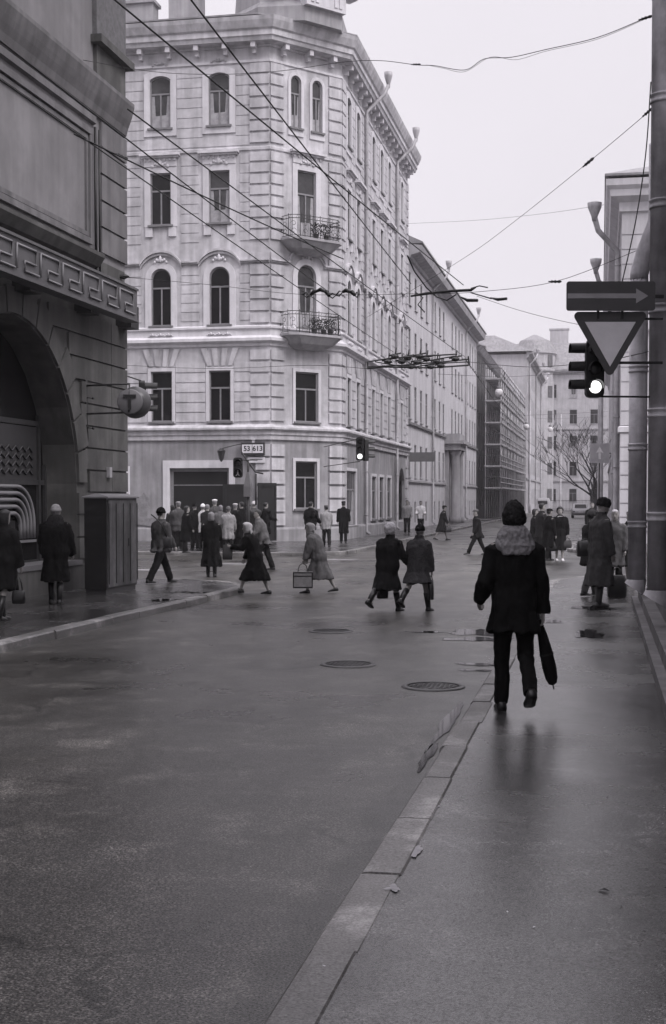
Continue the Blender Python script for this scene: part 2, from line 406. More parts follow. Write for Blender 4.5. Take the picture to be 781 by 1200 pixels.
def window(parent, Mf, s, z, w, h, rise=0, style='plain', pane=None, name='window'):
    if pane is None: pane = random.choices(['pane', 'pane_curtain'], [.62, .38])[0]
    key = (round(w, 2), round(h, 2), round(rise, 2), style, pane)
    ps = win_parts(key, w, h, rise, style, pane)
    W = Mf @ T(s, 0, z); root = None
    for (n, me, m) in ps:
        o = link(name if root is None else n, me, m, parent if root is None else root, W)
        if root is None: root = o
    return root
def exr(s, z, w, h, mx=.27, mb_=.1, mt=.3): return (s-w/2-mx, s+w/2+mx, z-mb_, z+h+mt)
mat('stone_repair', .075, .9, .2, 2, .4, 40, streak=.3, stain=.3)
mat('wood_pale', .30, .85, .35, 6, .5, 20)

g = MB(); g.quad((-1500, -300, -.03), (1500, -300, -.03), (1500, 2500, -.03), (-1500, 2500, -.03)); struct('ground', g, 'asphalt_road')
g = MB(); g.quad((-70, -28, 0), (60, -28, 0), (60, 262, 0), (-70, 262, 0)); struct('road', g, 'asphalt_road')
def arc(cx, cy, r, a0, a1, n=9): return [(cx+r*math.cos(R(a0+(a1-a0)*k/n)), cy+r*math.sin(R(a0+(a1-a0)*k/n))) for k in range(n+1)]
def resample(path, step, wob=.0):
    out = []; P = [Vector(p) for p in path]; acc = []
    for a, b in zip(P, P[1:]):
        n = max(1, round((b-a).length/step))
        for k in range(n): acc.append(a.lerp(b, k/n))
    acc.append(P[-1]); return acc
def kerb(path, name='kerb'):
    P = resample(path, 1.15); mb = MB()
    for a, b in zip(P, P[1:]):
        d = (b-a).normalized(); g_ = d*.006; h = .124+random.uniform(-.010, .006); o = random.uniform(-.014, .012); w = .195+random.uniform(-.01, .02)
        a2, b2 = a+g_, b-g_
        nx, ny = d.y, -d.x
        rg = []
        for p in (a2, b2):
            rg.append([(p.x+nx*q, p.y+ny*q, z) for q, z in ((o+.012, -.06), (o, h-.025), (o-.02, h-.004), (o-.05, h), (-w+.01, h), (-w, h-.01), (-w, -.06))])
        mb.rings(rg, None, True, False)
    struct(name, mb, 'granite')
def pavement(path, poly_tail, name='pavement'):
    kerb(path)
    P = [Vector(p) for p in path]; ins = []
    for i in range(len(P)):
        d = (P[min(i+1, len(P)-1)]-P[max(i-1, 0)]).normalized(); ins.append((P[i].x-d.y*.12, P[i].y+d.x*.12))
    mb = MB(); mb.prism(ins+poly_tail, -.06, .112); struct(name, mb, 'asphalt_walk')
pavement([(-7.4, -27), (-7.42, 10), (-7.4, 20), (-7.25, 26)]+arc(-10.25, 27, 3.0, 0, 90)+[(-20, 30.2), (-60, 30.3)], [(-60, -27)])
pavement([(-60, 45), (-12, 45)]+arc(-10.6, 47, 2.0, -90, 0)+[(-8.6, 60), (-8.6, 212)], [(-60, 212)])
pavement([(30, 34.5), (5, 34.5)]+arc(2.85, 30.5, 4.0, 90, 180)+[(-1.15, 10), (-1.15, -27)], [(30, -27)])
pavement([(-1.3, 215), (-1.2, 52)]+arc(1.3, 50.8, 2.5, 180, 270)+[(12, 48.3), (50, 48.3)], [(50, 215)])
g = MB(); g.quad((-60, 213, .05), (50, 213, .05), (50, 262, .05), (-60, 262, .05)); struct('pavement', g, 'asphalt_walk')

# gutter dirt strip and puddles (thin irregular sheets)
def blob(cx, cy, rx, ry, ang, z, n=90, seed=0, rough=.55):
    pts = []
    for k in range(n):
        a = 2*PI*k/n; q = max(.15, 1+rough*noise.noise(Vector((math.cos(a)*1.6+seed*7.1, math.sin(a)*1.6, seed)))*1.5+rough*.5*noise.noise(Vector((math.cos(a)*4+seed*3, math.sin(a)*4, seed)))+rough*.15*noise.noise(Vector((math.cos(a)*11+seed*3, math.sin(a)*11, seed))))
        x, y = rx*q*math.cos(a), ry*q*math.sin(a)
        pts.append((cx+x*math.cos(ang)-y*math.sin(ang), cy+x*math.sin(ang)+y*math.cos(ang), z))
    mb = MB(); mb.add(pts+[(cx, cy, z)], [(k, (k+1) % n, n) for k in range(n)]); return mb
for k, (x, y, rx, ry, z) in enumerate([(526, 846, .045, 1.0, 0), (503, 884, .04, .5, 0), (566, 741, .5, .4, 0), (560, 750, .45, .25, 0), (566, 779, .30, .12, 0), (560, 786, .2, .08, 0), (500, 741, .25, .12, 0), (645, 728, .2, .3, .12),
        (696, 712, .3, .5, .12), (188, 703, .22, .35, .12), (228, 694, .4, .35, .12), (690, 742, .2, .5, .12)]):
    p = gr(x, y, z); mb = blob(p.x, p.y, rx, ry, 0, z+.006 if z == 0 else .117, seed=k+1)
    struct('puddle', mb, 'water')
# mortar scraps and worn patches beside the kerb and on the road
mp = MB()
for k, (x, y, rx, ry) in enumerate([(486, 995, .035, .11), (503, 952, .03, .08), (462, 1040, .03, .05), (508, 945, .03, .06)]):
    p = gr(x, y, .12); b_ = blob(p.x, p.y, rx, ry, .1, .118, 24, k+30, .7); mp.add(b_.v, b_.f)
t = tag(part('mortar_scraps', mp, 'mortar'), 'pale mortar scraps along the back edge of the granite kerb', 'rubble', kind='stuff')
# worn crossing paint
cp = MB()
for (x, y, w, d) in [(275, 661, .9, .22), (395, 656, .8, .2), (165, 668, 1.0, .2)]:
    p = gr(x, y, 0); b_ = blob(p.x, p.y, w, d, 0, .005, 30, x, .3); cp.add(b_.v, b_.f)
struct('road_marking', cp, 'road_paint')
# manhole covers
def manhole(x, y, label):
    p = gr(x, y, 0); t = thing('manhole_cover', label, 'manhole cover', (p.x, p.y, .004), 0, 'manhole covers in the roadway')
    W = WM[t]
    a = MB()
    n = 36
    for (r0_, r1_, z0, z1) in ((.36, .43, 0, .016),):
        a.rings([[(r*math.cos(2*PI*k/n), r*math.sin(2*PI*k/n), z) for k in range(n)] for r, z in ((r0_, z0), (r0_, z1), (r1_, z1), (r1_+.02, z0))], None, False)
    W = W @ Matrix.Scale(.74, 4); part('ring', a, 'iron_cover', t, W)
    c = MB(); c.lathe([(.01, 0), (.35, 0), (.35, .006), (.01, .006)], 36)
    for i in range(-5, 6):
        for j in range(-5, 6):
            if math.hypot(i, j)*.062 < .32 and (i+j) % 2 == 0: c.box(i*.062-.022, i*.062+.022, j*.062-.022, j*.062+.022, .006, .013)
    part('cover', c, 'iron_cover', t, W)
manhole(388, 740, 'round iron manhole cover farthest from the kerb, nearest the crossing women')
manhole(408, 779, 'round iron manhole cover in the roadway, middle one of the three')
manhole(508, 805, 'round iron manhole cover closest to the granite kerb and the puddle')
# litter
for k, (x, y, s, m, lb) in enumerate([(708, 1043, .03, 'leather_brown', 'crumpled dark dead leaf on the wet pavement'), (626, 1085, .009, 'paper', 'tiny white paper scrap on the pavement, larger of the two'), (595, 1067, .007, 'paper', 'tiny white paper scrap nearer the kerb'),
        (380, 1134, .008, 'paper', 'white crumb lying on the kerbstone'), (728, 1061, .009, 'leather_brown', 'small dark twig end beside the dead leaf')]):
    p = gr(x, y, .12); mb = MB()
    mb.add([(-s, 0, .002), (-s*.2, -s*.5, s*.35), (s, -s*.1, .004), (s*.3, s*.5, s*.4), (-s*.4, s*.45, s*.1), (0, 0, s*.6)], [(0, 1, 5), (1, 2, 5), (2, 3, 5), (3, 4, 5), (4, 0, 5), (0, 1, 2, 3, 4)])
    single('leaf' if k == 0 else ('twig' if k == 4 else 'litter'), mb, m, lb, 'litter', (p.x, p.y, .113 if k != 3 else .126), k)

# ------------------------------------------------------------------ MAIN CORNER BUILDING
B = thing('corner_building', 'tall pale plastered corner apartment house with two balconies on its chamfered corner', 'building', (-12.6, 58, .1))
X0, YF, XC, XR_, YC, YE = -30.0, 56.5, -13.8, -11.3, 59.45, 80.4
FL = frame(X0, YF, 0); FC = frame(XC, YF, math.atan2(YC-YF, XR_-XC)); FR = frame(XR_, YC, PI/2)
LL, LC, LR = XC-X0, math.hypot(YC-YF, XR_-XC), YE-YC
lb = [-28.9, -26.4, -23.8, -21.2, -18.6, -16.0]; lb = [x-X0 for x in lb]
rb = [1.75, 4.15, 8.5, 11.1, 13.7, 18.4]
def ops(c, rows): return [(s-w/2, s+w/2, z, z+h, r) if r else (s-w/2, s+w/2, z, z+h) for s in c for (z, w, h, r) in rows]
W1 = (5.25, .95, 2.15, 0); W2 = (9.35, .9, 2.45, .45); W3 = (13.65, .92, 2.2, 0); W4 = (17.75, .92, 2.2, .16)
Ztop = 21.2
wl = MB()
opl = ops(lb, [W1, W2, W3, W4]) + [(X0+13.05+30-X0-30+0, 0, 0, 0)][:0] + [(13.0, 16.4-.2, .12, 3.22)][:0]
SH = (-16.95-X0+.0, -13.95-X0-.25, .5, 3.22)           # shop opening
opl = ops(lb, [W1, W2, W3, W4]) + [(11.75, 14.4, .45, 3.25), (5.1, 6.3, .9, 3.2), (8.6, 9.8, .9, 3.2)]
facade(wl, LL, 4.7, Ztop, [o for o in opl if o[2] > 4.7], .16, FL)
hc_ = LC/2
opc = [(hc_-.62, hc_+.62, 5.25, 7.4), (hc_-.5, hc_+.5, 9.3, 12.0, .5), (hc_-.5, hc_+.5, 13.1, 16.0), (hc_-.85, hc_-.3, 17.75, 19.95, .26), (hc_+.3, hc_+.85, 17.75, 19.95, .26), (hc_-.62, hc_+.55, 1.5, 3.55)]
facade(wl, LC, 4.7, Ztop, [o for o in opc if o[2] > 4.7], .16, FC)
opr = ops(rb, [W1, W2, W3, W4]) + [(1.0, 3.6, .7, 3.2), (8.0, 9.4, .9, 3.05), (10.4, 11.8, .9, 3.05), (13.0, 14.4, .9, 3.05), (17.6, 19.9, .12, 3.7, 1.0)]
facade(wl, LR, 4.7, Ztop, [o for o in opr if o[2] > 4.7], .16, FR)
# rear, flank and top closure
wl.quad((X0, YF, 0), (X0, 80.4, 0), (X0, 80.4, Ztop), (X0, YF, Ztop))
wl.quad((X0, 80.4, 0), (XR_, 80.4, 0), (XR_, 80.4, Ztop), (X0, 80.4, Ztop))
wl.add([(X0, YF, Ztop), (XC, YF, Ztop), (XR_, YC, Ztop), (XR_, YE, Ztop), (X0, YE, Ztop)], [(0, 1, 2, 3, 4)])
part('wall', wl, 'plaster', B)
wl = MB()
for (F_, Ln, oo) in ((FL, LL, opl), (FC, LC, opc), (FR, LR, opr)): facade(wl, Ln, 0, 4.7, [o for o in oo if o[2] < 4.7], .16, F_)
part('ground_floor_wall', wl, 'plaster_lower_shaded', B)
# dark interior floor slabs behind the shop opening
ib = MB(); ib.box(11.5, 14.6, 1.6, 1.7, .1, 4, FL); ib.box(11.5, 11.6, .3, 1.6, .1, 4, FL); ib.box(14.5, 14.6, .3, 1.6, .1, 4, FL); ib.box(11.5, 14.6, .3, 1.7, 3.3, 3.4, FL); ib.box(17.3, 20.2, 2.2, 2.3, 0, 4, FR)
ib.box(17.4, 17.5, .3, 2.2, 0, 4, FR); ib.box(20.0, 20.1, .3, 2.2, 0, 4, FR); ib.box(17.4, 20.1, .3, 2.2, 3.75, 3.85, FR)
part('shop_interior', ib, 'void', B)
# rustication
rz = MB()
def exs(c, W, mx, mb_, mt): return [(s-W[1]/2-mx, s+W[1]/2+mx, W[0]-mb_, W[0]+W[2]+mt) for s in c]
EL = exs(lb, W1, .16, .1, .14)+exs(lb, W2, .45, .78, .62)+exs(lb, W3, .45, .55, .85)+exs(lb, W4, .27, .4, .55)
ER = exs(rb, W1, .16, .1, .14)+exs(rb, W2, .45, .78, .62)+exs(rb, W3, .45, .55, .85)+exs(rb, W4, .27, .4, .55)
for (F_, Ln, E_) in ((FL, LL, EL), (FR, LR, ER)):
    a, b = (0, Ln-.85) if F_ is FL else (.85, Ln-.6)
    strips(rz, a, b, 5.2, 7.75, .42, .05, E_, .035, F_)
    strips(rz, a, b, 9.5, 11.85, .42, .045, E_, .024, F_)
    strips(rz, a, b, 12.85, 16.5, .42, .04, E_, .024, F_)
    strips(rz, a, b, 16.85, 20.2, .42, .04, E_, .024, F_)
EC = [(hc_-1.0, hc_+1.0, 5.1, 8.2), (hc_-1.1, hc_+1.1, 9.2, 12.9), (hc_-1.1, hc_+1.1, 12.9, 17.0), (hc_-1.3, hc_+1.3, 17.1, 20.4), (hc_-.95, hc_+.9, 1.3, 3.85)]
part('rustication', rz, 'plaster', B)
for (F_, a, b) in ((FL, LL-.85, LL-.02), (FC, .02, .72), (FC, LC-.72, LC-.02), (FR, .02, .85), (FR, LR-.6, LR)):
    qn = MB()                                     # corner pilasters of bossed blocks
    for (z0, z1) in ((5.2, 8.3), (9.35, 12.4), (12.85, 16.6), (16.9, 20.3)):
        strips(qn, a, b, z0, z1, .5, .10, [], .075, F_)
    if F_ is not FL: strips(qn, a, b, .75, 4.3, .58, .10, [], .10, F_)
    else: strips(qn, LL-.62, b, .75, 4.3, .58, .10, [], .10, F_)
    part('quoins', qn, 'plaster', B)
# voussoir rays over first floor windows
vr = MB()
for (F_, c) in ((FL, lb), (FR, rb)):
    for s in c:
        for q in (-1.5, -.5, .5, 1.5):
            x = s+q*.30; dx = q*.17
            vr.plate([(x-.09, 7.6), (x+.09, 7.6), (x+.13+dx, 8.35), (x-.13+dx, 8.35)], -.075, .0, F_)
        vr.box(s-.62, s+.62, -.05, 0, 7.52, 7.58, F_)
part('window_voussoirs', vr, 'plaster', B)
path = [(X0, YF), (XC, YF), (XR_, YC), (XR_, YE)]
def course(name, prof, m='plaster'):
    mb = MB(); sweep(mb, prof, path); return part(name, mb, m, B)
course('plinth', [(0, 0), (.14, 0), (.14, .62), (.09, .70), (0, .72)], 'plaster_lower_shaded')
course('string_course', [(0, 4.42), (.10, 4.45), (.10, 4.62), (.16, 4.66), (.16, 4.80), (.30, 4.88), (.30, 4.96), (.08, 5.08), (0, 5.1)])
course('string_course', [(0, 8.38), (.08, 8.42), (.08, 8.52), (.26, 8.62), (.26, 8.74), (.06, 8.86), (.06, 9.12), (.14, 9.16), (.14, 9.24), (0, 9.3)], 'plaster_trim')
sc_ = MB()
for (F_, c, Ln) in ((FL, lb, LL), (FC, [hc_], LC), (FR, rb, LR)):
    ed = [0]+[v for s in c for v in (s-.93, s+.93)]+[Ln]
    for a_, b__ in zip(ed[::2], ed[1::2]):
        if b__-a_ > .05: sc_.box(a_, b__, -.10, 0, 11.93, 11.99, F_); sc_.box(a_, b__, -.17, 0, 11.992, 12.06, F_)
part('string_course', sc_, 'plaster', B)
course('string_course', [(0, 16.62), (.06, 16.65), (.06, 16.76), (0, 16.8)])
course('frieze', [(0, 20.28), (.06, 20.3), (.06, 20.4), (0, 20.42)], 'plaster_trim')
course('cornice', [(0, 20.9), (.10, 20.92), (.10, 21.0), (.48, 21.05), (.52, 21.2), (.58, 21.24), (.58, 21.46), (.66, 21.52), (.78, 21.80), (.82, 21.96), (0, 22.05)], 'plaster')
br = MB()
for (F_, Ln) in ((FL, LL), (FC, LC), (FR, LR)):
    n = max(3, round(Ln/1.25))
    for k in range(n):
        br = MB(); s = (k+.5)*Ln/n
        for w_, zz0, zz1, dd in ((.10, 20.82, 21.04, .42), (.08, 20.62, 20.82, .22)):
            br.box(s-w_, s+w_, -dd, 0, zz0, zz1, F_)
        part('cornice_bracket', br, 'plaster_trim', B)
for (F_, c) in ((FL, lb), (FR, rb)):
    for s in c:
        window(B, F_, s, W1[0], W1[1], W1[2], 0, 'slim', 'pane')
        window(B, F_, s, W2[0], W2[1], W2[2], .449, 'arch')
        window(B, F_, s, W3[0], W3[1], W3[2], 0, 'hood')
        window(B, F_, s, W4[0], W4[1], W4[2], .16, 'top', 'pane_curtain')
window(B, FC, hc_, 5.25, 1.24, 2.15, 0, 'slim', 'pane')
window(B, FC, hc_, 9.3, 1.0, 2.7, .499, 'arch', 'pane_curtain', 'balcony_door')
window(B, FC, hc_, 13.1, 1.0, 2.9, 0, 'hood', 'pane_curtain', 'balcony_door')
for q in (-.575, .575): window(B, FC, hc_+q, 17.75, .55, 2.2, .26, 'twin', 'pane_curtain')
window(B, FC, hc_-.035, 1.5, 1.17, 2.05, 0, 'slim', 'pane')
for s in (5.7, 9.2): window(B, FL, s, .9, 1.2, 2.3, 0, 'slim', 'pane')
for s in (8.7, 11.1, 13.7): window(B, FR, s, .9, 1.4, 2.15, 0, 'slim', 'pane')
w_ = window(B, FR, 2.3, .7, 2.6, 2.5, 0, 'slim', 'pane_curtain', 'shop_window')
# notices in the chamfer window
for k, q in enumerate((-.36, .16)):
    nb = MB(); nb.box(hc_+q-.18, hc_+q+.26, .10, .13, 1.56, 2.2+.06*k, FC); part('notice', nb, 'paper', B)
# shop opening: surround, frame and open door leaves
sf = MB()
for (a, b, c, d) in ((11.45, 11.75, .12, 3.58), (14.4, 14.65, .12, 3.58), (11.75, 14.4, 3.25, 3.58)): sf.box(a, b, -.07, .0, c, d, FL)
part('shop_surround', sf, 'plaster_trim', B)
sf = MB()
for (a, b, c, d) in ((11.75, 11.87, .45, 3.25), (14.28, 14.4, .45, 3.25), (11.87, 14.28, 3.1, 3.25), (11.87, 14.28, 2.5, 2.54)): sf.box(a, b, .12, .2, c, d, FL)
part('shop_frame', sf, 'frame_dark', B)
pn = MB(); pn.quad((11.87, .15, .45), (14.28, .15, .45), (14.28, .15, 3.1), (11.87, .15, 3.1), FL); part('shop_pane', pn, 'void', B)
def door_leaf(x0, x1, yy, lab):
    d = MB(); d.box(x0, x1, yy, yy+.06, .16, 2.55, FL)
    for (a, b) in ((.3, 1.2), (1.35, 2.4)):
        d.box(x0+.1, x1-.1, yy-.02, yy-.001, a, a+.05, FL); d.box(x0+.1, x1-.1, yy-.02, yy-.001, b-.05, b, FL)
        d.box(x0+.1, x0+.15, yy-.02, yy-.001, a+.052, b-.052, FL); d.box(x1-.15, x1-.1, yy-.02, yy-.001, a+.052, b-.052, FL)
    o = part('door', d, 'black', B, None, lab)
    h = MB(); h.tube([(x1-.08, yy-.05, 1.2), (x1-.08, yy-.05, 1.5)], .012, 6, FL); part('handle', h, 'chrome', o)
door_leaf(14.2, 15.35, -.35, 'dark panelled door leaf folded open beside the queue')
d_ = MB()
d_.box(-.95, .0, -.45, -.39, .16, 2.6, FC); d_.box(-.95, -.88, -.49, -.451, .2, 2.55, FC); d_.box(-.1, -.03, -.49, -.451, .2, 2.55, FC); d_.box(-.88, -.1, -.49, -.451, 2.45, 2.55, FC); d_.box(-.88, -.1, -.49, -.451, 1.35, 1.42, FC)
part('door', d_, 'black', B, None, 'second dark door leaf at the corner')
sp = MB()
for k, (x, z, rx, rz_) in enumerate([(10.4, 1.6, .42, .55), (10.6, .95, .7, .2), (3.9, .95, .6, .2), (3, 1.2, .7, .4)]):
    b_ = blob(0, 0, rx, rz_, 0, 0, 40, k+70, .4); sp.add([(v.x+x, -.004 if k != 1 and k != 2 else -.146, v.y+z) for v in b_.v], b_.f, FL)
sp.v = [v for v in sp.v]
part('stucco_patch', sp, 'stucco_patch', B)
# balconies
def balcony(z, hw, lab):
    b = MB(); D = .95
    ol = [(hc_-hw, 0), (hc_-hw, -D*.72), (hc_-hw+.35, -D), (hc_+hw-.35, -D), (hc_+hw, -D*.72), (hc_+hw, 0)]
    def ring(sx, z_): return [(hc_+(x-hc_)*sx, y*sx if y else 0, z_) for x, y in ol]
    b.rings([ring(.45, z-.62), ring(.75, z-.42), ring(.97, z-.12), ring(1.03, z-.10), ring(1.03, z)], FC, True, False)
    o = part('balcony', b, 'plaster_grey', B, None, lab)
    r_ = MB(); pts = [(hc_-hw+.04, -.02)]+[(x*.97+hc_*.03, y*.94) for x, y in ol[1:5]]+[(hc_+hw-.04, -.02)]
    for zz in (z+.06, z+.78, z+.92): r_.tube([(x, y, zz) for x, y in pts], .016, 6, FC)
    L_ = 0; segs = []
    for p, q in zip(pts, pts[1:]):
        ln = math.hypot(q[0]-p[0], q[1]-p[1]); n = max(2, round(ln/.13))
        for k in range(n):
            t = k/n; x = p[0]+(q[0]-p[0])*t; y = p[1]+(q[1]-p[1])*t; segs.append((x, y, (q[0]-p[0])/ln, (q[1]-p[1])/ln))
    for i, (x, y, dx, dy) in enumerate(segs):
        if i % 4 == 0: r_.tube([(x, y, z), (x, y, z+.98)], .017, 5, FC)
        elif i % 4 == 2:
            for (cz, rr, sg) in ((z+.25, .12, 1), (z+.55, .13, -1)):
                c = [(x+dx*sg*math.cos(a)*rr*(1-a/9), y+dy*sg*math.cos(a)*rr*(1-a/9), cz+math.sin(a)*rr*(1-a/9)) for a in [q*.55 for q in range(11)]]
                r_.tube(c, .011, 4, FC)
        else: r_.tube([(x, y, z+.06), (x+dx*.03, y+dy*.03, z+.4), (x, y, z+.78)], .009, 4, FC)
        if i % 2: r_.tube([(x-.05*dx, y-.05*dy, z+.78), (x, y, z+.86), (x+.05*dx, y+.05*dy, z+.92)], .007, 4, FC)
    part('railing', r_, 'iron', o)
    return pts
bp1 = balcony(12.98, 1.38, 'upper curved balcony with wrought iron scroll railing')
bp2 = balcony(8.95, 1.42, 'lower curved balcony with wrought iron scroll railing')
for bi, (pts, z, xs) in enumerate(((bp1, 13.0, (.5, .75)), (bp2, 8.97, (.45, .68, .85)))):
    for j, t_ in enumerate(xs):
        t = thing('potted_plant', ['bushy balcony plant on the upper balcony, ', 'bushy balcony plant on the lower balcony, '][bi]+['nearest the middle of the railing', 'second from the middle of the railing', 'at the right end of the railing'][j], 'plant', tuple(FC @ Vector((hc_-1.1+2.2*t_, -.7, z))), 0, 'plants growing on the balconies')
        p_ = MB(); p_.lathe([(.09, 0), (.13, .2), (.14, .22), (.10, .22)], 10); part('pot', p_, 'leather_brown', t, WM[t])
        f_ = MB(); rnd = random.Random(bi*10+j)
        for k in range(150):
            a = rnd.random()*2*PI; rr = rnd.random()**.6*.26; zz = .2+rnd.random()*.5
            c = Vector((rr*math.cos(a), rr*math.sin(a), zz)); u = Vector((rnd.uniform(-1, 1), rnd.uniform(-1, 1), rnd.uniform(-1, 1))).normalized()*.05; v = u.cross(Vector((rnd.random(), rnd.random(), rnd.random()))).normalized()*.03
            f_.quad(c-u, c+v, c+u, c-v)
        part('foliage', f_, 'iron', t, WM[t])
# drainpipes with funnels
def drainpipe(parent, F_, s, ztop, r=.085, zoff=.0, m='zinc', kink=True, zbot=.35, out=.14):
    d = MB()
    if kink: d.tube([(s+.55, -1.1, ztop+.35), (s+.35, -.95, ztop-.15), (s+.05, -out, ztop-1.0), (s, -out, ztop-1.3), (s, -out, zbot), (s, -out-.18, zbot-.14)], r, 10, F_)
    else: d.tube([(s, -out, ztop), (s, -out, zbot), (s, -out-.18, zbot-.14)], r, 10, F_)
    o = part('drainpipe', d, m, parent)
    if kink:
        f_ = MB(); f_.rings([[(s+.55+q*math.cos(2*PI*k/12), -1.1+q*math.sin(2*PI*k/12), z) for k in range(12)] for q, z in ((r*.8, ztop+.2), (r*1.1, ztop+.4), (r*2.3, ztop+.75), (r*2.5, ztop+.95), (r*2.2, ztop+.95))], F_); part('funnel', f_, m, o)
    c = MB(); z = zbot+.8
    while z < ztop-1.5:
        c.tube([(s, -out, z-.03), (s, -out, z+.03)], r*1.18, 10, F_); c.box(s-.015, s+.015, -out, 0, z-.01, z+.01, F_); z += 2.1
    part('pipe_bracket', c, m, o); return o
drainpipe(B, FR, 5.85, 21.5); drainpipe(B, FR, 15.9, 21.5)
# roof and corner turret
rf = MB()
rr = [(X0, YF-.75), (XC-.3, YF-.75), (XR_+.75, YC-.2), (XR_+.75, YE), (X0, YE)]
r2 = [(X0, YF+3.2), (-16.0, YF+3.2), (-15.2, YF+4.2), (-15.2, YE), (X0, YE)]
rf.rings([[(x, y, 22.03) for x, y in rr], [(x, y, 22.09) for x, y in rr], [(x, y, 22.5) for x, y in r2]], None, True, False)
part('roof', rf, 'roof_metal', B)
tb = MB(); tc_ = (-13.45, 58.75); n = 8; off = FC_ang = math.atan2(YC-YF, XR_-XC)
def oct_(r, z): return [(tc_[0]+r*math.cos(off+R(22.5)+k*PI/4), tc_[1]+r*math.sin(off+R(22.5)+k*PI/4), z) for k in range(8)]
tb.rings([oct_(2.55, 21.9), oct_(2.6, 22.5), oct_(2.42, 22.75), oct_(2.3, 24.3), oct_(2.5, 24.5), oct_(2.5, 24.65)], None, True, False)
tr = part('turret', tb, 'plaster_grey', B)
dm = MB(); dm.rings([oct_(2.45, 24.66), oct_(2.3, 26), oct_(1.8, 27.6), oct_(1.0, 28.6), oct_(.2, 29.0), oct_(.08, 30.4)], None, True, False); part('dome', dm, 'roof_metal', tr)
FD = frame(tc_[0]+2.35*math.sin(off), tc_[1]-2.35*math.cos(off), off)
dd = MB(); dd.box(-1.05, 1.05, -.25, .3, 22.5, 23.35, FD); dd.box(-1.25, 1.25, -.42, .3, 23.35, 23.5, FD)
dd.box(-.85, -.35, -.24, .3, 23.5, 25.1, FD); dd.box(.35, .85, -.24, .3, 23.5, 25.1, FD); dd.plate([(-1.2, 25.1), (1.2, 25.1), (0, 25.9)], -.4, .3, FD)
for q in (-.75, -.5, .5, .75): dd.box(q-.08, q+.08, -.29, -.25, 22.65, 23.25, FD)
for sg in (-1, 1): dd.box(sg*1.75-.35, sg*1.75+.35, -.35+.55, .8, 23.45, 23.58, FD)
part('dormer', dd, 'plaster_trim', tr)
dw = MB(); dw.quad((-.35, -.05, 23.5), (.35, -.05, 23.5), (.35, -.05, 25.1), (-.35, -.05, 25.1), FD); part('pane', dw, 'pane', tr)
for (x0, x1, y0, y1, z1, lab) in ((-18.7, -17.4, 58.0, 59.2, 24.8, 'tall chimney'), (-20.6, -19.3, 57.6, 58.4, 23.5, None), (-26, -24.8, 60, 61, 25, None), (-13.6, -12.8, 68, 69.5, 24.6, None)):
    c = MB(); c.box(x0, x1, y0, y1, 22.1, z1); c.box(x0-.1, x1+.1, y0-.1, y1+.1, z1, z1+.14); part('chimney', c, 'plaster_grey', B)
# wall lantern and plates
def wall_thing(name, lab, cat, F_, s, z): return thing(name, lab, cat, tuple(F_ @ Vector((s, 0, z))), math.atan2(F_[1][0], F_[0][0]))
t = wall_thing('wall_lantern', 'small iron lantern hanging from an arm above the shop doorway', 'lantern', FL, 14.2, 3.95)
a = MB(); a.tube([(.9, 0, .35), (.5, -.3, .25), (0, -.55, .1)], .02, 6); part('arm', a, 'iron', t, WM[t])
a = MB(); a.rings([[(q*math.cos(k*PI/3), -.55+q*math.sin(k*PI/3), z) for k in range(6)] for q, z in ((.03, -.45), (.11, -.32), (.17, -.02), (.2, 0), (.06, .12))], None, True, False); part('lantern_body', a, 'sign_dark', t, WM[t])
t = wall_thing('house_number_sign', 'framed sign with house number tiles 53 and 613 on the corner pilaster', 'sign', FL, 15.5, 4.05)
a = MB(); a.box(-.50, .50, -.26, -.12, -.26, .26); part('sign_box', a, 'sign_dark', t, WM[t])
for (x, tx, w) in ((-.25, '53', .42), (.22, '613', .46)):
    a = MB(); a.box(x-w/2, x+w/2, -.285, -.262, -.18, .18); o = part('number_tile', a, 'sign_white', t, WM[t])
    link('lettering', text_mesh(tx, .30, bold=.006), 'black', o, WM[t] @ T(x, -.289, 0) @ Matrix.Rotation(PI/2, 4, 'X'))
a = MB(); a.box(-.05, .05, -.2, -.14, .26, .38); a.box(-.08, .08, -.24, -.1, .38, .43); part('lamp_cap', a, 'paper', t, WM[t])
t = wall_thing('street_name_plate', 'small pale street name plate under the number sign', 'sign', FL, 15.62, 3.58)
a = MB(); a.box(-.38, .38, -.16, -.12, -.12, .12); part('plate', a, 'sign_white', t, WM[t])
a = MB(); a.box(-.28, .28, -.164, -.161, .0, .04); part('lettering', a, 'sign_mid', t, WM[t])
# arch passage sign on the right facade
t = wall_thing('hanging_sign', 'small dark rectangular sign projecting by the arched gateway', 'sign', FR, 20.3, 4.35)
a = MB(); a.box(-.03, .03, -1.75, -.25, -.25, .3); a.box(-.01, .01, -.25, 0, .1, .13); part('sign_board', a, 'sign_mid', t, WM[t])

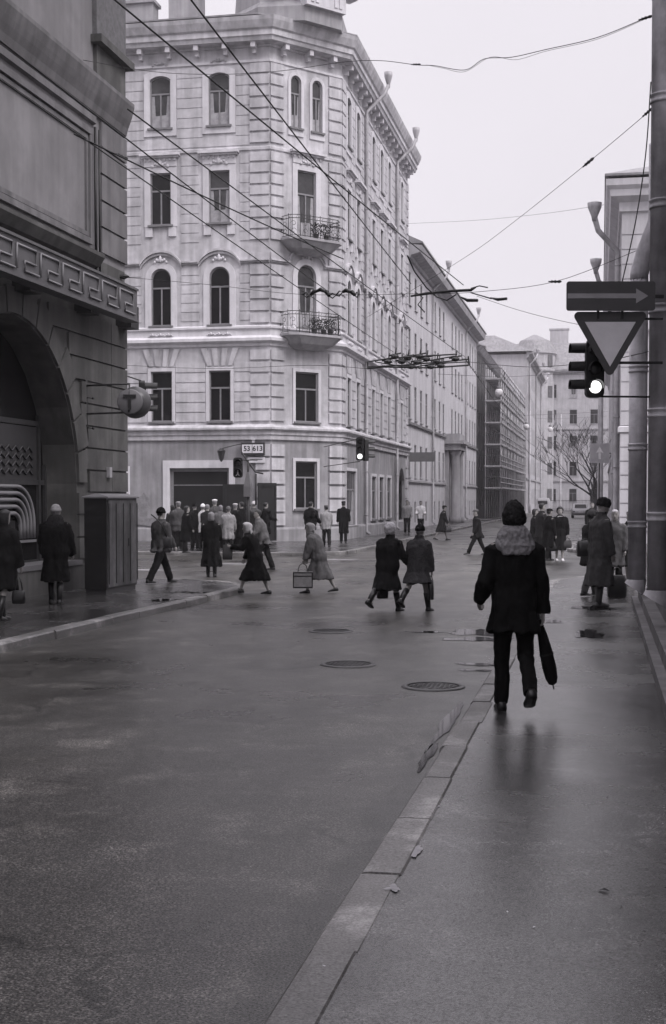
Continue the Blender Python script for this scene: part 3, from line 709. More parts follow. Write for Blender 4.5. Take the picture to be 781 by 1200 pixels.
# ------------------------------------------------------------------ SECOND LONG BUILDING
B2 = thing('long_building', 'long plain pale four storey building with a columned portal beyond the corner house', 'building', (-11.3, 103, .1))
F2 = frame(-11.3, 80.42, PI/2); L2 = 126-80.42
ys = [81.4, 84.1, 86.8, 89.5, 94.2, 96.9, 99.4, 105.2, 107.8, 110.3, 112.7, 117.3, 119.8, 122.2, 124.6]
s2 = [y-80.42 for y in ys]
rows = [(.45, .8, 1.3, 0), (3.25, 1.0, 2.0, 0), (6.75, 1.0, 2.05, 0), (10.1, 1.0, 2.0, 0), (13.5, .95, 1.95, 0)]
wl = MB(); facade(wl, L2, 0, 16.5, ops(s2, rows), .25, F2)
X2 = -30
wl.quad((-11.3, 80.43, 0), (X2, 80.43, 0), (X2, 80.43, 16.5), (-11.3, 80.43, 16.5)); wl.quad((-11.3, 126, 0), (X2, 126, 0), (X2, 126, 16.5), (-11.3, 126, 16.5)); wl.quad((X2, 80.43, 0), (X2, 126, 0), (X2, 126, 16.5), (X2, 80.43, 16.5))
part('wall', wl, 'plaster_pale', B2)
for k, s in enumerate(s2):
    for j, (z, w, h, r) in enumerate(rows):
        window(B2, F2, s, z, w, h, 0, 'plain' if j else 'bare', None, 'window' if j else 'basement_window')
def straight(name, prof, F_, a, b, m, par):
    mb = MB(); mb.rings([[(s, -o, z) for o, z in prof] for s in (a, b)], F_, True, False); return part(name, mb, m, par)
straight('string_course', [(0, 2.9), (.12, 2.93), (.12, 3.05), (0, 3.1)], F2, 0, L2, 'plaster_grey', B2)
straight('string_course', [(0, 6.35), (.14, 6.38), (.14, 6.52), (0, 6.58)], F2, 0, L2, 'trim_dark', B2)
straight('cornice', [(0, 16.1), (.15, 16.15), (.2, 16.3), (.75, 16.45), (.85, 16.85), (0, 16.95)], F2, 0, L2, 'plaster_grey', B2)
rf = MB(); rf.rings([[(X2, 80.42, z) if False else (x, y, z) for x, y in q] for q, z in (([(-10.4, 80.42), (-10.4, 126.3), (X2, 126.3), (X2, 80.42)], 16.96), ([(-10.4, 80.42), (-10.4, 126.3), (X2, 126.3), (X2, 80.42)], 17.05), ([(-15, 80.42), (-15, 126), (-26, 126), (-26, 80.42)], 19.2))], None, True, False)
part('roof', rf, 'roof_metal', B2)
pt = MB(); s0 = 102-80.42
for q in (-1.3, 1.3):
    pt.rings([[(s0+q+r*math.cos(2*PI*k/14), -.75+r*math.sin(2*PI*k/14), z) for k in range(14)] for r, z in ((.42, .1), (.42, .5), (.34, .6), (.30, 5.1), (.40, 5.3), (.44, 5.5))], F2)
    pt.box(s0+q-.3, s0+q+.3, -.3, 0, .1, 5.5, F2)
pt.box(s0-1.9, s0+1.9, -1.2, 0, 5.5, 5.95, F2); pt.box(s0-2.1, s0+2.1, -1.45, 0, 5.95, 6.2, F2); pt.box(s0-1.8, s0+1.8, -1.1, 0, 6.2, 6.7, F2)
part('portal', pt, 'plaster_grey', B2)
pd_ = MB(); pd_.box(s0-.9, s0+.9, -.06, .02, .1, 3.2, F2); part('door', pd_, 'wood_old', B2)
drainpipe(B2, F2, 92.0-80.42, 17); drainpipe(B2, F2, 115-80.42, 17)
for (y, x) in ((90, -18), (104, -18), (118, -18)):
    c = MB(); c.box(x, x+.8, y, y+1.5, 18, 20.4); part('chimney', c, 'brick_dark', B2)

# ------------------------------------------------------------------ SCAFFOLDED BUILDING + SCAFFOLD
B3 = thing('building_under_repair', 'weathered grey building standing behind the scaffolding', 'building', (-11.3, 147, .1))
F3 = frame(-11.3, 126.2, PI/2); L3 = 168-126.2
s3 = [2+k*2.6 for k in range(15)]; rows3 = [(1.2, 1.0, 1.8, 0), (4.6, 1.1, 2.0, 0), (8.0, 1.1, 2.0, 0), (11.4, 1.1, 2.0, 0), (13.9, 1.0, 1.0, 0)]
wl = MB(); facade(wl, L3, 0, 15.8, ops(s3, rows3), .25, F3)
wl.quad((-11.3, 126.25, 0), (-30, 126.25, 0), (-30, 126.25, 15.8), (-11.3, 126.25, 15.8)); wl.quad((-11.3, 168, 0), (-30, 168, 0), (-30, 168, 15.8), (-11.3, 168, 15.8))
wl.quad((-30, 126.25, 0), (-30, 168, 0), (-30, 168, 15.8), (-30, 126.25, 15.8))
part('wall', wl, 'stone_repair', B3)
for s in s3:
    for (z, w, h, r) in rows3: window(B3, F3, s, z, w, h, 0, 'bare', 'pane')
straight('cornice', [(0, 15.4), (.2, 15.5), (.5, 15.9), (0, 16)], F3, 0, L3, 'plaster_grey', B3)
rf = MB(); rf.rings([[(x, y, z) for x, y in q] for q, z in (([(-10.8, 126.4), (-10.8, 168), (-30, 168), (-30, 126.4)], 16.01), ([(-15, 128), (-15, 166), (-26, 166), (-26, 128)], 18.2))], None, True, False); part('roof', rf, 'roof_metal', B3)
for (y) in (131, 150):
    c = MB(); c.box(-13.5, -12.5, y, y+1.4, 16.3, 18.6); part('chimney', c, 'brick_dark', B3)
S = thing('scaffolding', 'six level tube scaffolding covering the front of the building down the street', 'scaffolding', (-9.6, 147, .12))
lv = [2.9, 4.9, 6.9, 8.9, 10.9, 12.9]
sy = [126.6+k*2.45 for k in range(17)]
pole = MB(); pole.tube([(0, 0, .1), (0, 0, 14.2)], .065, 6); pme = pole.mesh('pole')
for y in sy:
    for x in (-9.1, -10.5):
        link('pole', pme, 'zinc', S, T(x, y, 0))
for z in lv:
    d = MB(); y = 126.4
    while y < 166:
        q = random.uniform(2.2, 3.2); d.box(-10.6+random.uniform(-.05, .05), -9.0+random.uniform(-.08, .08), y, min(y+q-.03, 166.2), z, z+.06+random.random()*.03); y += q
    part('deck', d, 'wood_pale', S)
    d = MB(); d.box(-9.0, -8.96, 126.3, 166.1, z-.05, z+.10); d.box(-10.5, -9.05, 126.28, 126.32, z-.05, z+.08); part('toe_board', d, 'wood_pale', S)
    d = MB()
    for zz in (z+.5, z+1.0, z-.06):
        d.tube([(-9.04, 126.4, zz), (-9.04, 166, zz)], .045, 5)
    for y in sy[::1]:
        d.tube([(-9.04, y, z-.1), (-10.5, y, z-.1)], .04, 5)
        d.tube([(-9.1, 126.4, z+1.0), (-10.5, 126.4, z+1.0)], .04, 5)
    part('guard_rail', d, 'zinc', S)
    for k in range(5):
        a = random.randrange(16); d = MB(); d.box(-9.12, -9.09, sy[a], sy[a]+2.3, z+.12, z+random.choice([.45, .8, 1.05])); part('board', d, 'wood_old', S)
d = MB()
for k in range(0, 16, 2):
    for j in range(len(lv)-1): d.tube([(-9.14, sy[k]+(0 if j % 2 else 2.4), lv[j]), (-9.14, sy[k]+(2.4 if j % 2 else 0), lv[j+1])], .035, 5)
part('brace', d, 'zinc', S)

# ------------------------------------------------------------------ PALE BUILDING further + END BUILDING
def simple_building(name, lab, F_, L, zt, cols, rows, m, back, roofz, style='bare', cats='building', pipes=(), m2='plaster_grey'):
    o = F_ @ Vector((L/2, 0, .1)); t = thing(name, lab, cats, tuple(o))
    wl = MB(); facade(wl, L, 0, zt, ops(cols, rows), .25, F_)
    wl.quad((0, .01, 0), (0, back, 0), (0, back, zt), (0, .01, zt), F_); wl.quad((L, .01, 0), (L, back, 0), (L, back, zt), (L, .01, zt), F_); wl.quad((0, back, 0), (L, back, 0), (L, back, zt), (0, back, zt), F_)
    part('wall', wl, m, t)
    for s in cols:
        for (z, w, h, r) in rows: window(t, F_, s, z, w, h, 0, style)
    straight('cornice', [(0, zt-.5), (.2, zt-.4), (.3, zt-.1), (.7, zt), (.75, zt+.25), (0, zt+.3)], F_, -.3, L+.3, m2, t)
    rf = MB(); rf.rings([[(x, y, zt+.31) for x, y in ((-.6, -.7), (L+.6, -.7), (L+.6, back), (-.6, back))], [(x, y, roofz) for x, y in ((1.5, 4), (L-1.5, 4), (L-1.5, back-2), (1.5, back-2))]], F_, True, False)
    part('roof', rf, 'roof_metal', t)
    for p in pipes: drainpipe(t, F_, p, zt+.2, r=.11)
    return t
FP = frame(-9.0, 168.3, PI/2)
B4 = simple_building('pale_house', 'pale house with tall drainpipes just past the scaffolding', FP, 43, 19.5, [2+k*3.2 for k in range(13)], [(1.2, 1.1, 2, 0), (5.0, 1.1, 2.1, 0), (9, 1.1, 2.1, 0), (12.8, 1.1, 2.1, 0), (16.2, 1.1, 1.8, 0)], 'plaster_far', 18, 22, pipes=(4.5, 22, 38))
straight('string_course', [(0, 4.2), (.15, 4.25), (.15, 4.45), (0, 4.5)], FP, 0, 43, 'plaster_grey', B4)
FE = frame(-40, 225, 0)
cE = [2+k*2.9 for k in range(8)]+[25.6, 28.9, 32.2, 35.5, 38.8, 42.1, 45.4, 48.7, 52]
rE = [(1.4, 1.2, 2.1, 0), (5.6, 1.2, 2.3, 0), (9.8, 1.2, 2.3, 0), (14, 1.2, 2.3, 0), (18.2, 1.2, 2.2, 0)]
B5 = simple_building('end_building', 'large pale many storeyed building closing the far end of the street', FE, 56, 22.4, cE, rE, 'plaster_far', 20, 27.5, style='plain', pipes=(29.9,))
for z in (4.6, 13.0): straight('string_course', [(0, z), (.18, z+.05), (.18, z+.25), (0, z+.3)], FE, 0, 56, 'plaster_grey', B5)
bay = MB(); bc = (-10.3-(-40)-.5, 1.6)
def circ(r, z, n=24): return [(29.2+r*math.cos(2*PI*k/n), 1.2+r*math.sin(2*PI*k/n), z) for k in range(n)]
bay.rings([circ(3.4, 0), circ(3.4, 22.2), circ(3.8, 22.5), circ(3.8, 22.8), circ(3.3, 22.9), circ(3.3, 25.2), circ(3.6, 25.4), circ(3.6, 25.6)], FE, True, False)
by = part('corner_bay', bay, 'plaster_far', B5)
br_ = MB(); br_.rings([circ(3.6, 25.61), circ(2.4, 27.6), circ(.3, 28.6)], FE, True, False); part('roof', br_, 'roof_metal', by)
for z in (1.6, 5.8, 10, 14.2, 18.2, 23.2):
    for a in (-50, 0, 50):
        ang = R(a); wd = MB(); wd.box(-.5, .5, -.03, .04, 0, 1.9)
        F_ = FE @ T(29.2+3.4*math.sin(ang), 1.2-3.4*math.cos(ang)) @ RZ(ang); wd2 = MB(); wd2.add(wd.v, wd.f, F_ @ T(0, 0, z)); part('window', wd2, 'pane_curtain', by)
for (x, w, zt) in ((8, 1.6, 29), (16, 2.0, 28.3), (22, 1.2, 27.6), (31.5, 3.0, 29.8), (46, 1.2, 29.4), (52, 1.4, 29)):
    c = MB(); c.box(x, x+w, 5, 6.2, 25.5, zt, FE); c.box(x-.15, x+w+.15, 4.9, 6.3, zt, zt+.25, FE); part('chimney', c, 'plaster_far', B5)
cn = MB(); cn.box(22.0+4, 25.4+4, -3.6, 0, 3.9, 4.15, FE); part('canopy', cn, 'trim_dark', B5)
dr = MB(); dr.box(26.6, 28.6, -.05, .02, .1, 3.4, FE); part('door', dr, 'black', B5)
# low fence in front of the end building
t = thing('railing_fence', 'dark iron railing along the foot of the end building', 'fence', (-4, 216, .05))
f_ = MB()
for k in range(90): f_.tube([(-9+k*.22, 216, .05), (-9+k*.22, 216, 1.7)], .02, 4)
f_.tube([(-9, 216, .3), (11, 216, .3)], .03, 4); f_.tube([(-9, 216, 1.6), (11, 216, 1.6)], .03, 4); part('rails', f_, 'iron', t)

# ------------------------------------------------------------------ FAR RIGHT BUILDING (across the side street)
FX = .75
F6 = frame(FX, 57.0, 0)
B6 = thing('pale_corner_house', 'pale house with deep white cornice across the side street on the right', 'building', (FX+.1, 57.2, .1))
z6 = 14.4
wl = MB(); c6 = [1.75+k*2.6 for k in range(9)]; r6 = [(1.4, 1.1, 2.0, 0), (5.2, 1.1, 2.2, 0), (8.8, 1.1, 2.0, 0), (11.4, 1.1, 1.75, 0)]
facade(wl, 24, 0, z6, ops(c6, r6), .25, F6)
F6s = frame(FX, 150, -PI/2)       # street side, facing -X
c6s = [2+k*3.0 for k in range(30)]
facade(wl, 93, 0, z6, ops(c6s, r6[:1]+r6[1:]), .25, F6s)
wl.quad((24+FX, 57, 0), (24+FX, 150, 0), (24+FX, 150, z6), (24+FX, 57, z6)); wl.quad((FX, 150, 0), (24+FX, 150, 0), (24+FX, 150, z6), (FX, 150, z6))
part('wall', wl, 'plaster_pale', B6)
for s in c6:
    for (z, w, h, r) in r6: window(B6, F6, s, z, w, h, 0, 'slim' if z > 3 else 'plain', 'pane')
for s in c6s[-14:]:
    for (z, w, h, r) in r6: window(B6, F6s, s, z, w, h, 0, 'bare', 'pane')
rs = MB(); strips(rs, 0, 24, .6, 4.6, .55, .06, [(s-.75, s+.75, 1.2, 3.6) for s in c6], .05, F6); strips(rs, 0, 1.0, 4.9, 13.2, .6, .05, [], .04, F6)
part('rustication', rs, 'plaster_pale', B6)
mb = MB(); sweep(mb, [(0, 13.5), (.1, 13.55), (.12, 13.9), (.45, 14.1), (.5, 14.35), (.62, 14.5), (.66, 14.75), (0, 14.85)], [(FX, 150), (FX, 57), (FX+24, 57)]); part('cornice', mb, 'plaster_trim', B6)
mb = MB(); sweep(mb, [(0, 4.6), (.1, 4.65), (.1, 4.85), (0, 4.9)], [(FX, 150), (FX, 57), (FX+24, 57)]); part('string_course', mb, 'plaster_trim', B6)
rf = MB(); rf.rings([[(x, y, z) for x, y in q] for q, z in (([(FX-.7, 56.3), (24.7, 56.3), (24.7, 150), (FX-.7, 150)], 14.86), ([(FX-.7, 56.3), (24.7, 56.3), (24.7, 150), (FX-.7, 150)], 14.95), ([(FX+4, 61), (20, 61), (20, 146), (FX+4, 146)], 16.6))], None, True, False); part('roof', rf, 'roof_metal', B6)
for y_ in (58.5, 72.0): drainpipe(B6, F6s, 150-y_, 13.2, r=.12, m='zinc')

# ------------------------------------------------------------------ LEFT NEAR BUILDING
mat('display_tube', .19, .5, .1, 5)
mat('shop_wood', .035, .5, .3, 8)
B7 = thing('left_building', 'dark stone building with arched shop window and Greek key fascia on the left', 'building', (-10.5, 27, .1))
XL = -10.5; YL = 29.3; YS = -26.0
F7 = frame(XL, YS, PI/2); L7 = YL-YS
def s7(y): return y-YS
ac = [s7(23.3), s7(15.2), s7(7.1), s7(-1.0), s7(-9.1)]
R7 = 3.05
wl = MB(); facade(wl, L7, 0, 7.0, [(c-R7, c+R7, .62, 2.25+R7, R7) for c in ac], .75, F7)
wl.quad((XL, YL, 0), (-30, YL, 0), (-30, YL, 16.5), (XL, YL, 16.5)); wl.quad((-30, YS, 0), (-30, YL, 0), (-30, YL, 16.5), (-30, YS, 16.5)); wl.quad((XL, YS, 0), (-30, YS, 0), (-30, YS, 16.5), (XL, YS, 16.5))
wl.quad((XL, YS, 16.5), (-30, YS, 16.5), (-30, YL, 16.5), (XL, YL, 16.5))
part('wall', wl, 'stone_dark', B7)
up = MB(); facade(up, L7, 7.0, 16.5, [], .3, F7); part('upper_wall', up, 'stone_plain', B7)
rs = MB()                            # rusticated blocks round the arches
n = 11; z0, z1 = .7, 5.75; p = (z1-z0)/n
for k in range(n):
    a, b = z0+k*p+.018, z0+(k+1)*p-.018; zm = (a+b)/2
    for i, c in enumerate(ac):
        def hwid(z): return R7 if z < 2.25 else (math.sqrt(max(0, (R7+.0)**2-(z-2.25)**2)) if z-2.25 < R7 else 0)
        left = (ac[i+1]+R7+.9) if i+1 < len(ac) else 0
        # right of this arch
        right = L7 if i == 0 else (ac[i-1]-c)/2+c
        for side in (1, -1):
            w0 = max(hwid(a), hwid(b))
            e = .62 if k % 2 else .40
            st = c+side*(w0+.02)
            en = right if side == 1 else c-((ac[i]-ac[i+1])/2 if i+1 < len(ac) else 4.0)
            if zm-2.25 > 0:        # fan blocks: slanted start
                wa = math.sqrt(max(0, (R7+e)**2-(a-2.25)**2)) if abs(a-2.25) < R7+e else 0; st = c+side*max(wa, w0+.02)
            if abs(en-st) < .1 or (en-st)*side < 0: continue
            x0, x1 = min(st, en), max(st, en)
            if side == 1 and i == 0:
                rs.box(x0, x1-1.02, -.05, .002, a, b, F7) if x1-1.02 > x0+.1 else None
                rs.box(x1-1.0 if x1-1.02 > x0+.1 else x0, x1, -.05, .002, a, b, F7)
            else: rs.box(x0, x1, -.05, .002, a, b, F7)
part('rustication', rs, 'stone_dark', B7)
for c in ac:
    vs_ = MB()                           # voussoirs
    nV = 15
    for k in range(nV):
        a0, a1 = PI*(k+.04)/nV, PI*(k+.96)/nV; ro = R7+(.62 if k % 2 else .45); ri = R7+.01
        ro = min(ro, 99)
        q = []
        for (r_, aa) in ((ri, a0), (ri, (a0+a1)/2), (ri, a1), (ro, a1), (ro, a0)):
            q.append((c+r_*math.cos(aa), min(2.25+r_*math.sin(aa), 5.78)))
        vs_.plate(q, -.06, .001, F7)
    part('arch_voussoirs', vs_, 'stone_dark', B7)
pl = MB(); 
pl.box(0, L7+.04, -.10, .0, 0, .60, F7); part('plinth', pl, 'stone_dark', B7)
# shop window inside arch
for i, c in enumerate(ac):
    fr = MB(); Y_ = .70
    for q in (-R7, -1.0, 2.65-.0, R7-.08): fr.box(c+q, c+q+.09, Y_-.06, Y_+.06, .62, 2.25+math.sqrt(max(.1, R7*R7-(q+.05)**2))-.05, F7)
    for z in (.62, 2.22, 3.40): fr.box(c-R7+.1, c+R7-.1, Y_-.05, Y_+.05, z, z+.10, F7)
    o = part('shop_window', fr, 'shop_wood', B7)
    pn = MB(); ol = [(c-R7, .62), (c+R7, .62)]+arcpts(c-R7, c+R7, 2.25+R7, R7, 20)[::-1]; pn.add([(x, Y_+.005, z) for x, z in ol], [tuple(range(len(ol)))], F7); part('pane', pn, 'pane', o)
    dp = MB()                      # display: nested rounded arches of pale tube and chevron waves
    for k in range(5):
        xr = c+1.72+.16*k; zt = 1.66+.13*k; rc = .28+.12*k
        pts = [(xr, Y_-.06, 1.16), (xr, Y_-.06, zt-rc)]+[(xr-rc+rc*math.cos(a_*PI/16), Y_-.06, zt-rc+rc*math.sin(a_*PI/16)) for a_ in range(1, 9)]+[(c-1.0, Y_-.06, zt)]
        dp.tube(pts, .042, 5, F7)
    dp.box(c-.9, c+2.45, Y_-.08, Y_-.02, 1.08, 1.13, F7)
    part('display_arches', dp, 'display_tube', o)
    dp = MB()
    for k in range(4):
        pts = [(c-.85+q*.16, Y_-.05, 2.42+.15*k+(.10 if q % 2 else 0)) for q in range(21)]; dp.tube(pts, .02, 4, F7)
    part('display_waves', dp, 'stone_repair', o)
    bk = MB(); bk.box(c-.9, c+2.6, Y_-.03, Y_-.012, 2.32, 3.38, F7); part('display_panel', bk, 'sign_dark', o)
    bk = MB(); bk.box(c+.2, c+1.55, Y_-.03, Y_-.012, 1.14, 1.52, F7); part('display_panel', bk, 'black', o)
    si = MB(); si.box(c-R7+.0, c+R7, -.12, .5, .602, .70, F7); part('sill', si, 'sign_mid', o)
# greek key fascia
fa = MB(); y_end = L7-.95
fa.box(0, y_end, -.62, -.40, 5.80, 6.42, F7); fa.box(0, y_end, -.66, -.36, 6.42, 6.47, F7); fa.box(0, y_end, -.66, -.36, 5.75, 5.80, F7)
fo = part('fascia', fa, 'fascia', B7)
ft = MB()
step = 1.02; k = 0
while k*step < L7:
    x = y_end-.22-k*step
    pts = [(x-.92, -.64, 5.90), (x-.92, -.64, 6.32), (x-.12, -.64, 6.32), (x-.12, -.64, 6.07), (x-.60, -.64, 6.07), (x-.60, -.64, 5.90), (x+.02, -.64, 5.90)]
    ft.tube(pts, .022, 5, F7); k += 1
part('key_pattern', ft, 'neon_tube', fo)
fb = MB()
for x in (L7-.6, L7-3, L7-6, L7-9): fb.box(x, x+.5, -.36, 0, 5.70, 6.2, F7)
part('fascia_bracket', fb, 'black', fo)
def st7(name, prof, m='stone_upper', a=0, b=L7+.0): return straight(name, prof, F7, a, b, m, B7)
st7('string_course', [(0, 6.75), (.12, 6.8), (.25, 6.98), (.25, 7.06), (0, 7.14)], 'stone_dark', 0, L7-1.9)
st7('cornice', [(0, 9.95), (.08, 10.0), (.12, 10.15), (.18, 10.3), (.22, 10.42), (.27, 10.6), (.27, 10.68), (0, 10.75)], 'stone_upper', 0, L7-.05)
st7('string_course', [(0, 9.75), (.08, 9.78), (.08, 9.92), (0, 9.96)], 'stone_upper', 0, L7-1.9)
# panel frame mouldings
pf = MB(); e = L7-2.15
for (d, w, o_) in ((.09, .12, 0), (.05, .09, .15)):
    pf.box(2, e-o_, -d, .002, 9.60-w-o_, 9.60-o_, F7); pf.box(2, e-o_, -d, .002, 7.22+o_, 7.22+w+o_, F7); pf.box(e-w-o_, e-o_, -d+.003, .002, 7.22+w+o_+.003, 9.60-w-o_-.003, F7)
part('panel_moulding', pf, 'stone_upper', B7)
q7 = MB(); strips(q7, L7-1.55, L7+.02, 7.15, 9.95, .56, .05, [], .06, F7); part('quoins', q7, 'stone_upper', B7)
bp_ = MB(); bp_.box(L7-1.9, L7-.12, -.10, .0, 11.62, 16.5, F7); part('brick_pier', bp_, 'brick_dark', B7)
bp_ = MB(); bp_.box(L7-2.0, L7+.06, -.24, .0, 11.45, 11.61, F7); bp_.box(L7-1.85, L7-.1, -.08, 0, 10.76, 11.45, F7); part('pier_ledge', bp_, 'stone_dark', B7)
bp_ = MB()
for x in (L7-4.4, L7-8, L7-12): bp_.box(x, x+.45, -.45, 0, 13.1, 13.35, F7); bp_.box(x+.08, x+.37, -.3, 0, 12.55, 13.098, F7); bp_.box(x+.12, x+.33, -.15, 0, 12.15, 12.548, F7)
bp_.box(0, L7-1.9, -.5, 0, 13.35, 13.55, F7); part('brackets', bp_, 'stone_dark', B7)
for dx, r_ in ((-1.95, .03), (-1.72, .022)):
    d = MB(); d.tube([(L7+dx, -.07, 6.5), (L7+dx, -.07, 9.7)], r_, 6, F7); part('cable_conduit', d, 'black', B7)
nb = MB(); nb.box(L7-1.35, L7-1.2, -.12, -.05, 2.4, 2.62, F7); part('wall_plate', nb, 'sign_grey', B7)

# ------------------------------------------------------------------ RIGHT NEAR BUILDING
B8 = thing('right_building', 'near right hand building edge with old drainpipes and a low stone base', 'building', (.8, 18, .1))
wl = MB(); wl.box(.95, 12, 9.2, 19.5, 0, 17); wl.box(2.8, 12, -26, 9.19, 0, 12); part('wall', wl, 'plaster_grey', B8)  # second box: unseen set-back block, added to shade the near ground
wl = MB(); wl.box(.80, 12, 9.15, 24.2, 0, 6.0); wl.box(.74, 12, 9.1, 24.28, 6.0, 6.18); part('lower_wall', wl, 'stone_upper', B8)
wl = MB(); wl.box(.64, 12, 9.05, 24.3, 0, .40); wl.box(.54, .64, 9.0, 24.4, 0, .24); part('plinth', wl, 'stone_upper', B8)
def old_pipe(x, y, r, z0, z1, lab, elbow=None):
    d = MB(); pts = []
    z = z0
    prof = [(r*1.0, z)]
    d.lathe([(r, z0), (r, z1)], 18, T(x, y, 0))
    if elbow: d.tube([(x, y, z1-.02), (x, y, z1+.1), (x+elbow[0]*.3, y+elbow[1]*.3, z1+.42), (x+elbow[0], y+elbow[1], z1+elbow[2]), (x+elbow[0], y+elbow[1], z1+elbow[2]+1.2)], r, 14)
    o = part('drainpipe', d, 'pipe_old', B8, None, lab)
    c = MB(); z = z0+.02
    for zz in [z0+.9+1.25*k for k in range(int((z1-z0-1)/1.25)+1)]:
        c.lathe([(r, zz-.05), (r+.014, zz-.045), (r+.014, zz-.02), (r+.005, zz-.01), (r+.005, zz+.03), (r+.016, zz+.04), (r+.016, zz+.06), (r, zz+.065)], 18, T(x, y, 0))
    part('pipe_collar', c, 'pipe_old', o)
    s = MB()      # flared shoe, cut on the slant
    a = [(x+r*1.08*math.cos(2*PI*k/18), y+r*1.08*math.sin(2*PI*k/18), z0+.02) for k in range(18)]
    b = [(x-.04+r*1.05*math.cos(2*PI*k/18), y-.05+r*1.05*math.sin(2*PI*k/18), z0-.13+.10*math.cos(2*PI*k/18)*-1) for k in range(18)]
    s.rings([a, b], None, False); part('shoe', s, 'pipe_old', o)
    return o
o = old_pipe(.72, 17.0, .165, .82, 16.5, 'thick flaking drainpipe nearest the camera')
old_pipe(.575, 22.6, .145, .62, 5.45, 'thinner drainpipe with a bent elbow at the top', (.28, 0, .95))
mat('sign_face', .78, .45, .08, 4)
mat('sign_plate', .085, .45, .1, 4)
def up_frame(x, y, z, ang=YAW): return T(x, y, z) @ RZ(ang)      # local x right, y away, z up
# one way sign
c = pY(716, 347, 16.2)
t = thing('one_way_sign', 'long dark rectangular sign with a pale arrow pointing right', 'road sign', tuple(c), YAW); W = WM[t]
sw, sh = .512, .168
def rrect(w, h, r, n=5):
    out = []
    for (cx, cz, a0) in ((w-r, h-r, 0), (-w+r, h-r, 90), (-w+r, -h+r, 180), (w-r, -h+r, 270)):
        out += [(cx+r*math.cos(R(a0+90*k/n)), cz+r*math.sin(R(a0+90*k/n))) for k in range(n+1)]
    return out
a = MB(); a.plate(rrect(sw, sh, .03), -.012, .012); part('sign_plate', a, 'sign_plate', t, W)
a = MB(); a.plate([(-.50, -.028), (.29, -.028), (.29, -.085), (.43, 0), (.29, .085), (.29, .028), (-.50, .028)], -.017, -.0125); part('arrow', a, 'sign_grey', t, W)
a = MB()
for x in (-.14, .14): a.box(x-.012, x+.012, .013, .05, -sh-.09, sh*.6)
a.box(.2, .62, .02, .05, -.02, .02); part('bracket', a, 'iron', t, W)
# give way
c = pY(715, 405, 16.25)
t = thing('give_way_sign', 'pale inverted triangle sign with dark border under the arrow sign', 'road sign', tuple(c), YAW); W = WM[t]
def rtri(s, r):    # inverted triangle, rounded
    pts = []; hh = s*math.sqrt(3)/2
    for (x, z, a0) in ((-s/2+r*1.7, hh/2-r, 90), (0, -hh/2+2*r, 210), (s/2-r*1.7, hh/2-r, -30)):
        pts += [(x+r*math.cos(R(a0+120*k/6)), z+r*math.sin(R(a0+120*k/6))) for k in range(7)]
    return pts
a = MB(); a.plate(rtri(.90, .05), -.012, .012); part('sign_plate', a, 'sign_plate', t, W)
a = MB(); hh = .78
a.plate([(-.295, .272), (.295, .272), (0, -.245)], -.017, -.0125); part('sign_face', a, 'sign_face', t, W)
a = MB(); a.box(.05, .62, .02, .045, -.21, -.18); a.box(-.02, .02, .013, .04, -.1, .4); a.box(.2, .62, .02, .045, .30, .325); part('bracket', a, 'iron', t, W)
# traffic lights
def signal(name, lab, x, y, z, ang, heads, lit=None, s=1.0, bar=None, pict=None, hoodlen=.2, group=None, cat='traffic light'):
    t = thing(name, lab, cat, (x, y, z), ang, group); W = WM[t] @ Matrix.Scale(s, 4)
    n = heads; hh = .30
    a = MB(); a.plate(rrect(.15, hh*n/2+.02, .08), .0, .16); part('housing', a, 'black', t, W)
    for k in range(n):
        zc = (n-1)*hh/2-k*hh
        l = MB(); l.rings([[(r*math.cos(2*PI*q/20), yy, zc+r*math.sin(2*PI*q/20)) for q in range(20)] for r, yy in ((.105, -.001), (.1, -.02), (.06, -.035), (.01, -.04))]); 
        part('lens', l, 'lamp_on' if lit == k else 'lens_off', t, W, 'lit white lens' if lit == k else None)
        h = MB(); vs = []; m = 14
        for yy, rr in ((0, .125), (-hoodlen, .118)):
            for ri in (0, .008):
                vs += [((rr-ri)*math.cos(R(-15+210*q/m)), yy*(1 if True else 1), zc+(rr-ri)*math.sin(R(-15+210*q/m))) for q in range(m+1)]
        N_ = m+1; fs = []
        for q in range(m): fs += [(q, q+1, 2*N_+q+1, 2*N_+q), (N_+q, N_+q+1, 3*N_+q+1, 3*N_+q), (2*N_+q, 2*N_+q+1, 3*N_+q+1, 3*N_+q)]
        h.add(vs, fs); part('hood', h, 'black', t, W)
    if bar:
        b = MB()
        for zz in bar[1]: b.tube([(0, .1, zz), (bar[0], .1+bar[2], zz)], .018, 6)
        part('bracket', b, 'iron', t, W)
    return t
c = pY(698, 432, 16.6); signal('traffic_light', 'traffic signal facing the camera with its lowest lamp lit behind the triangle sign', c.x, c.y, c.z, YAW, 3, 2, .72, (.95, (-.45,), .1))
c = pY(689, 432, 16.75); signal('traffic_light', 'traffic signal turned sideways with three hoods pointing left above the right pavement', c.x, c.y, c.z, -PI/2+.25, 3, None, .72, hoodlen=.30)
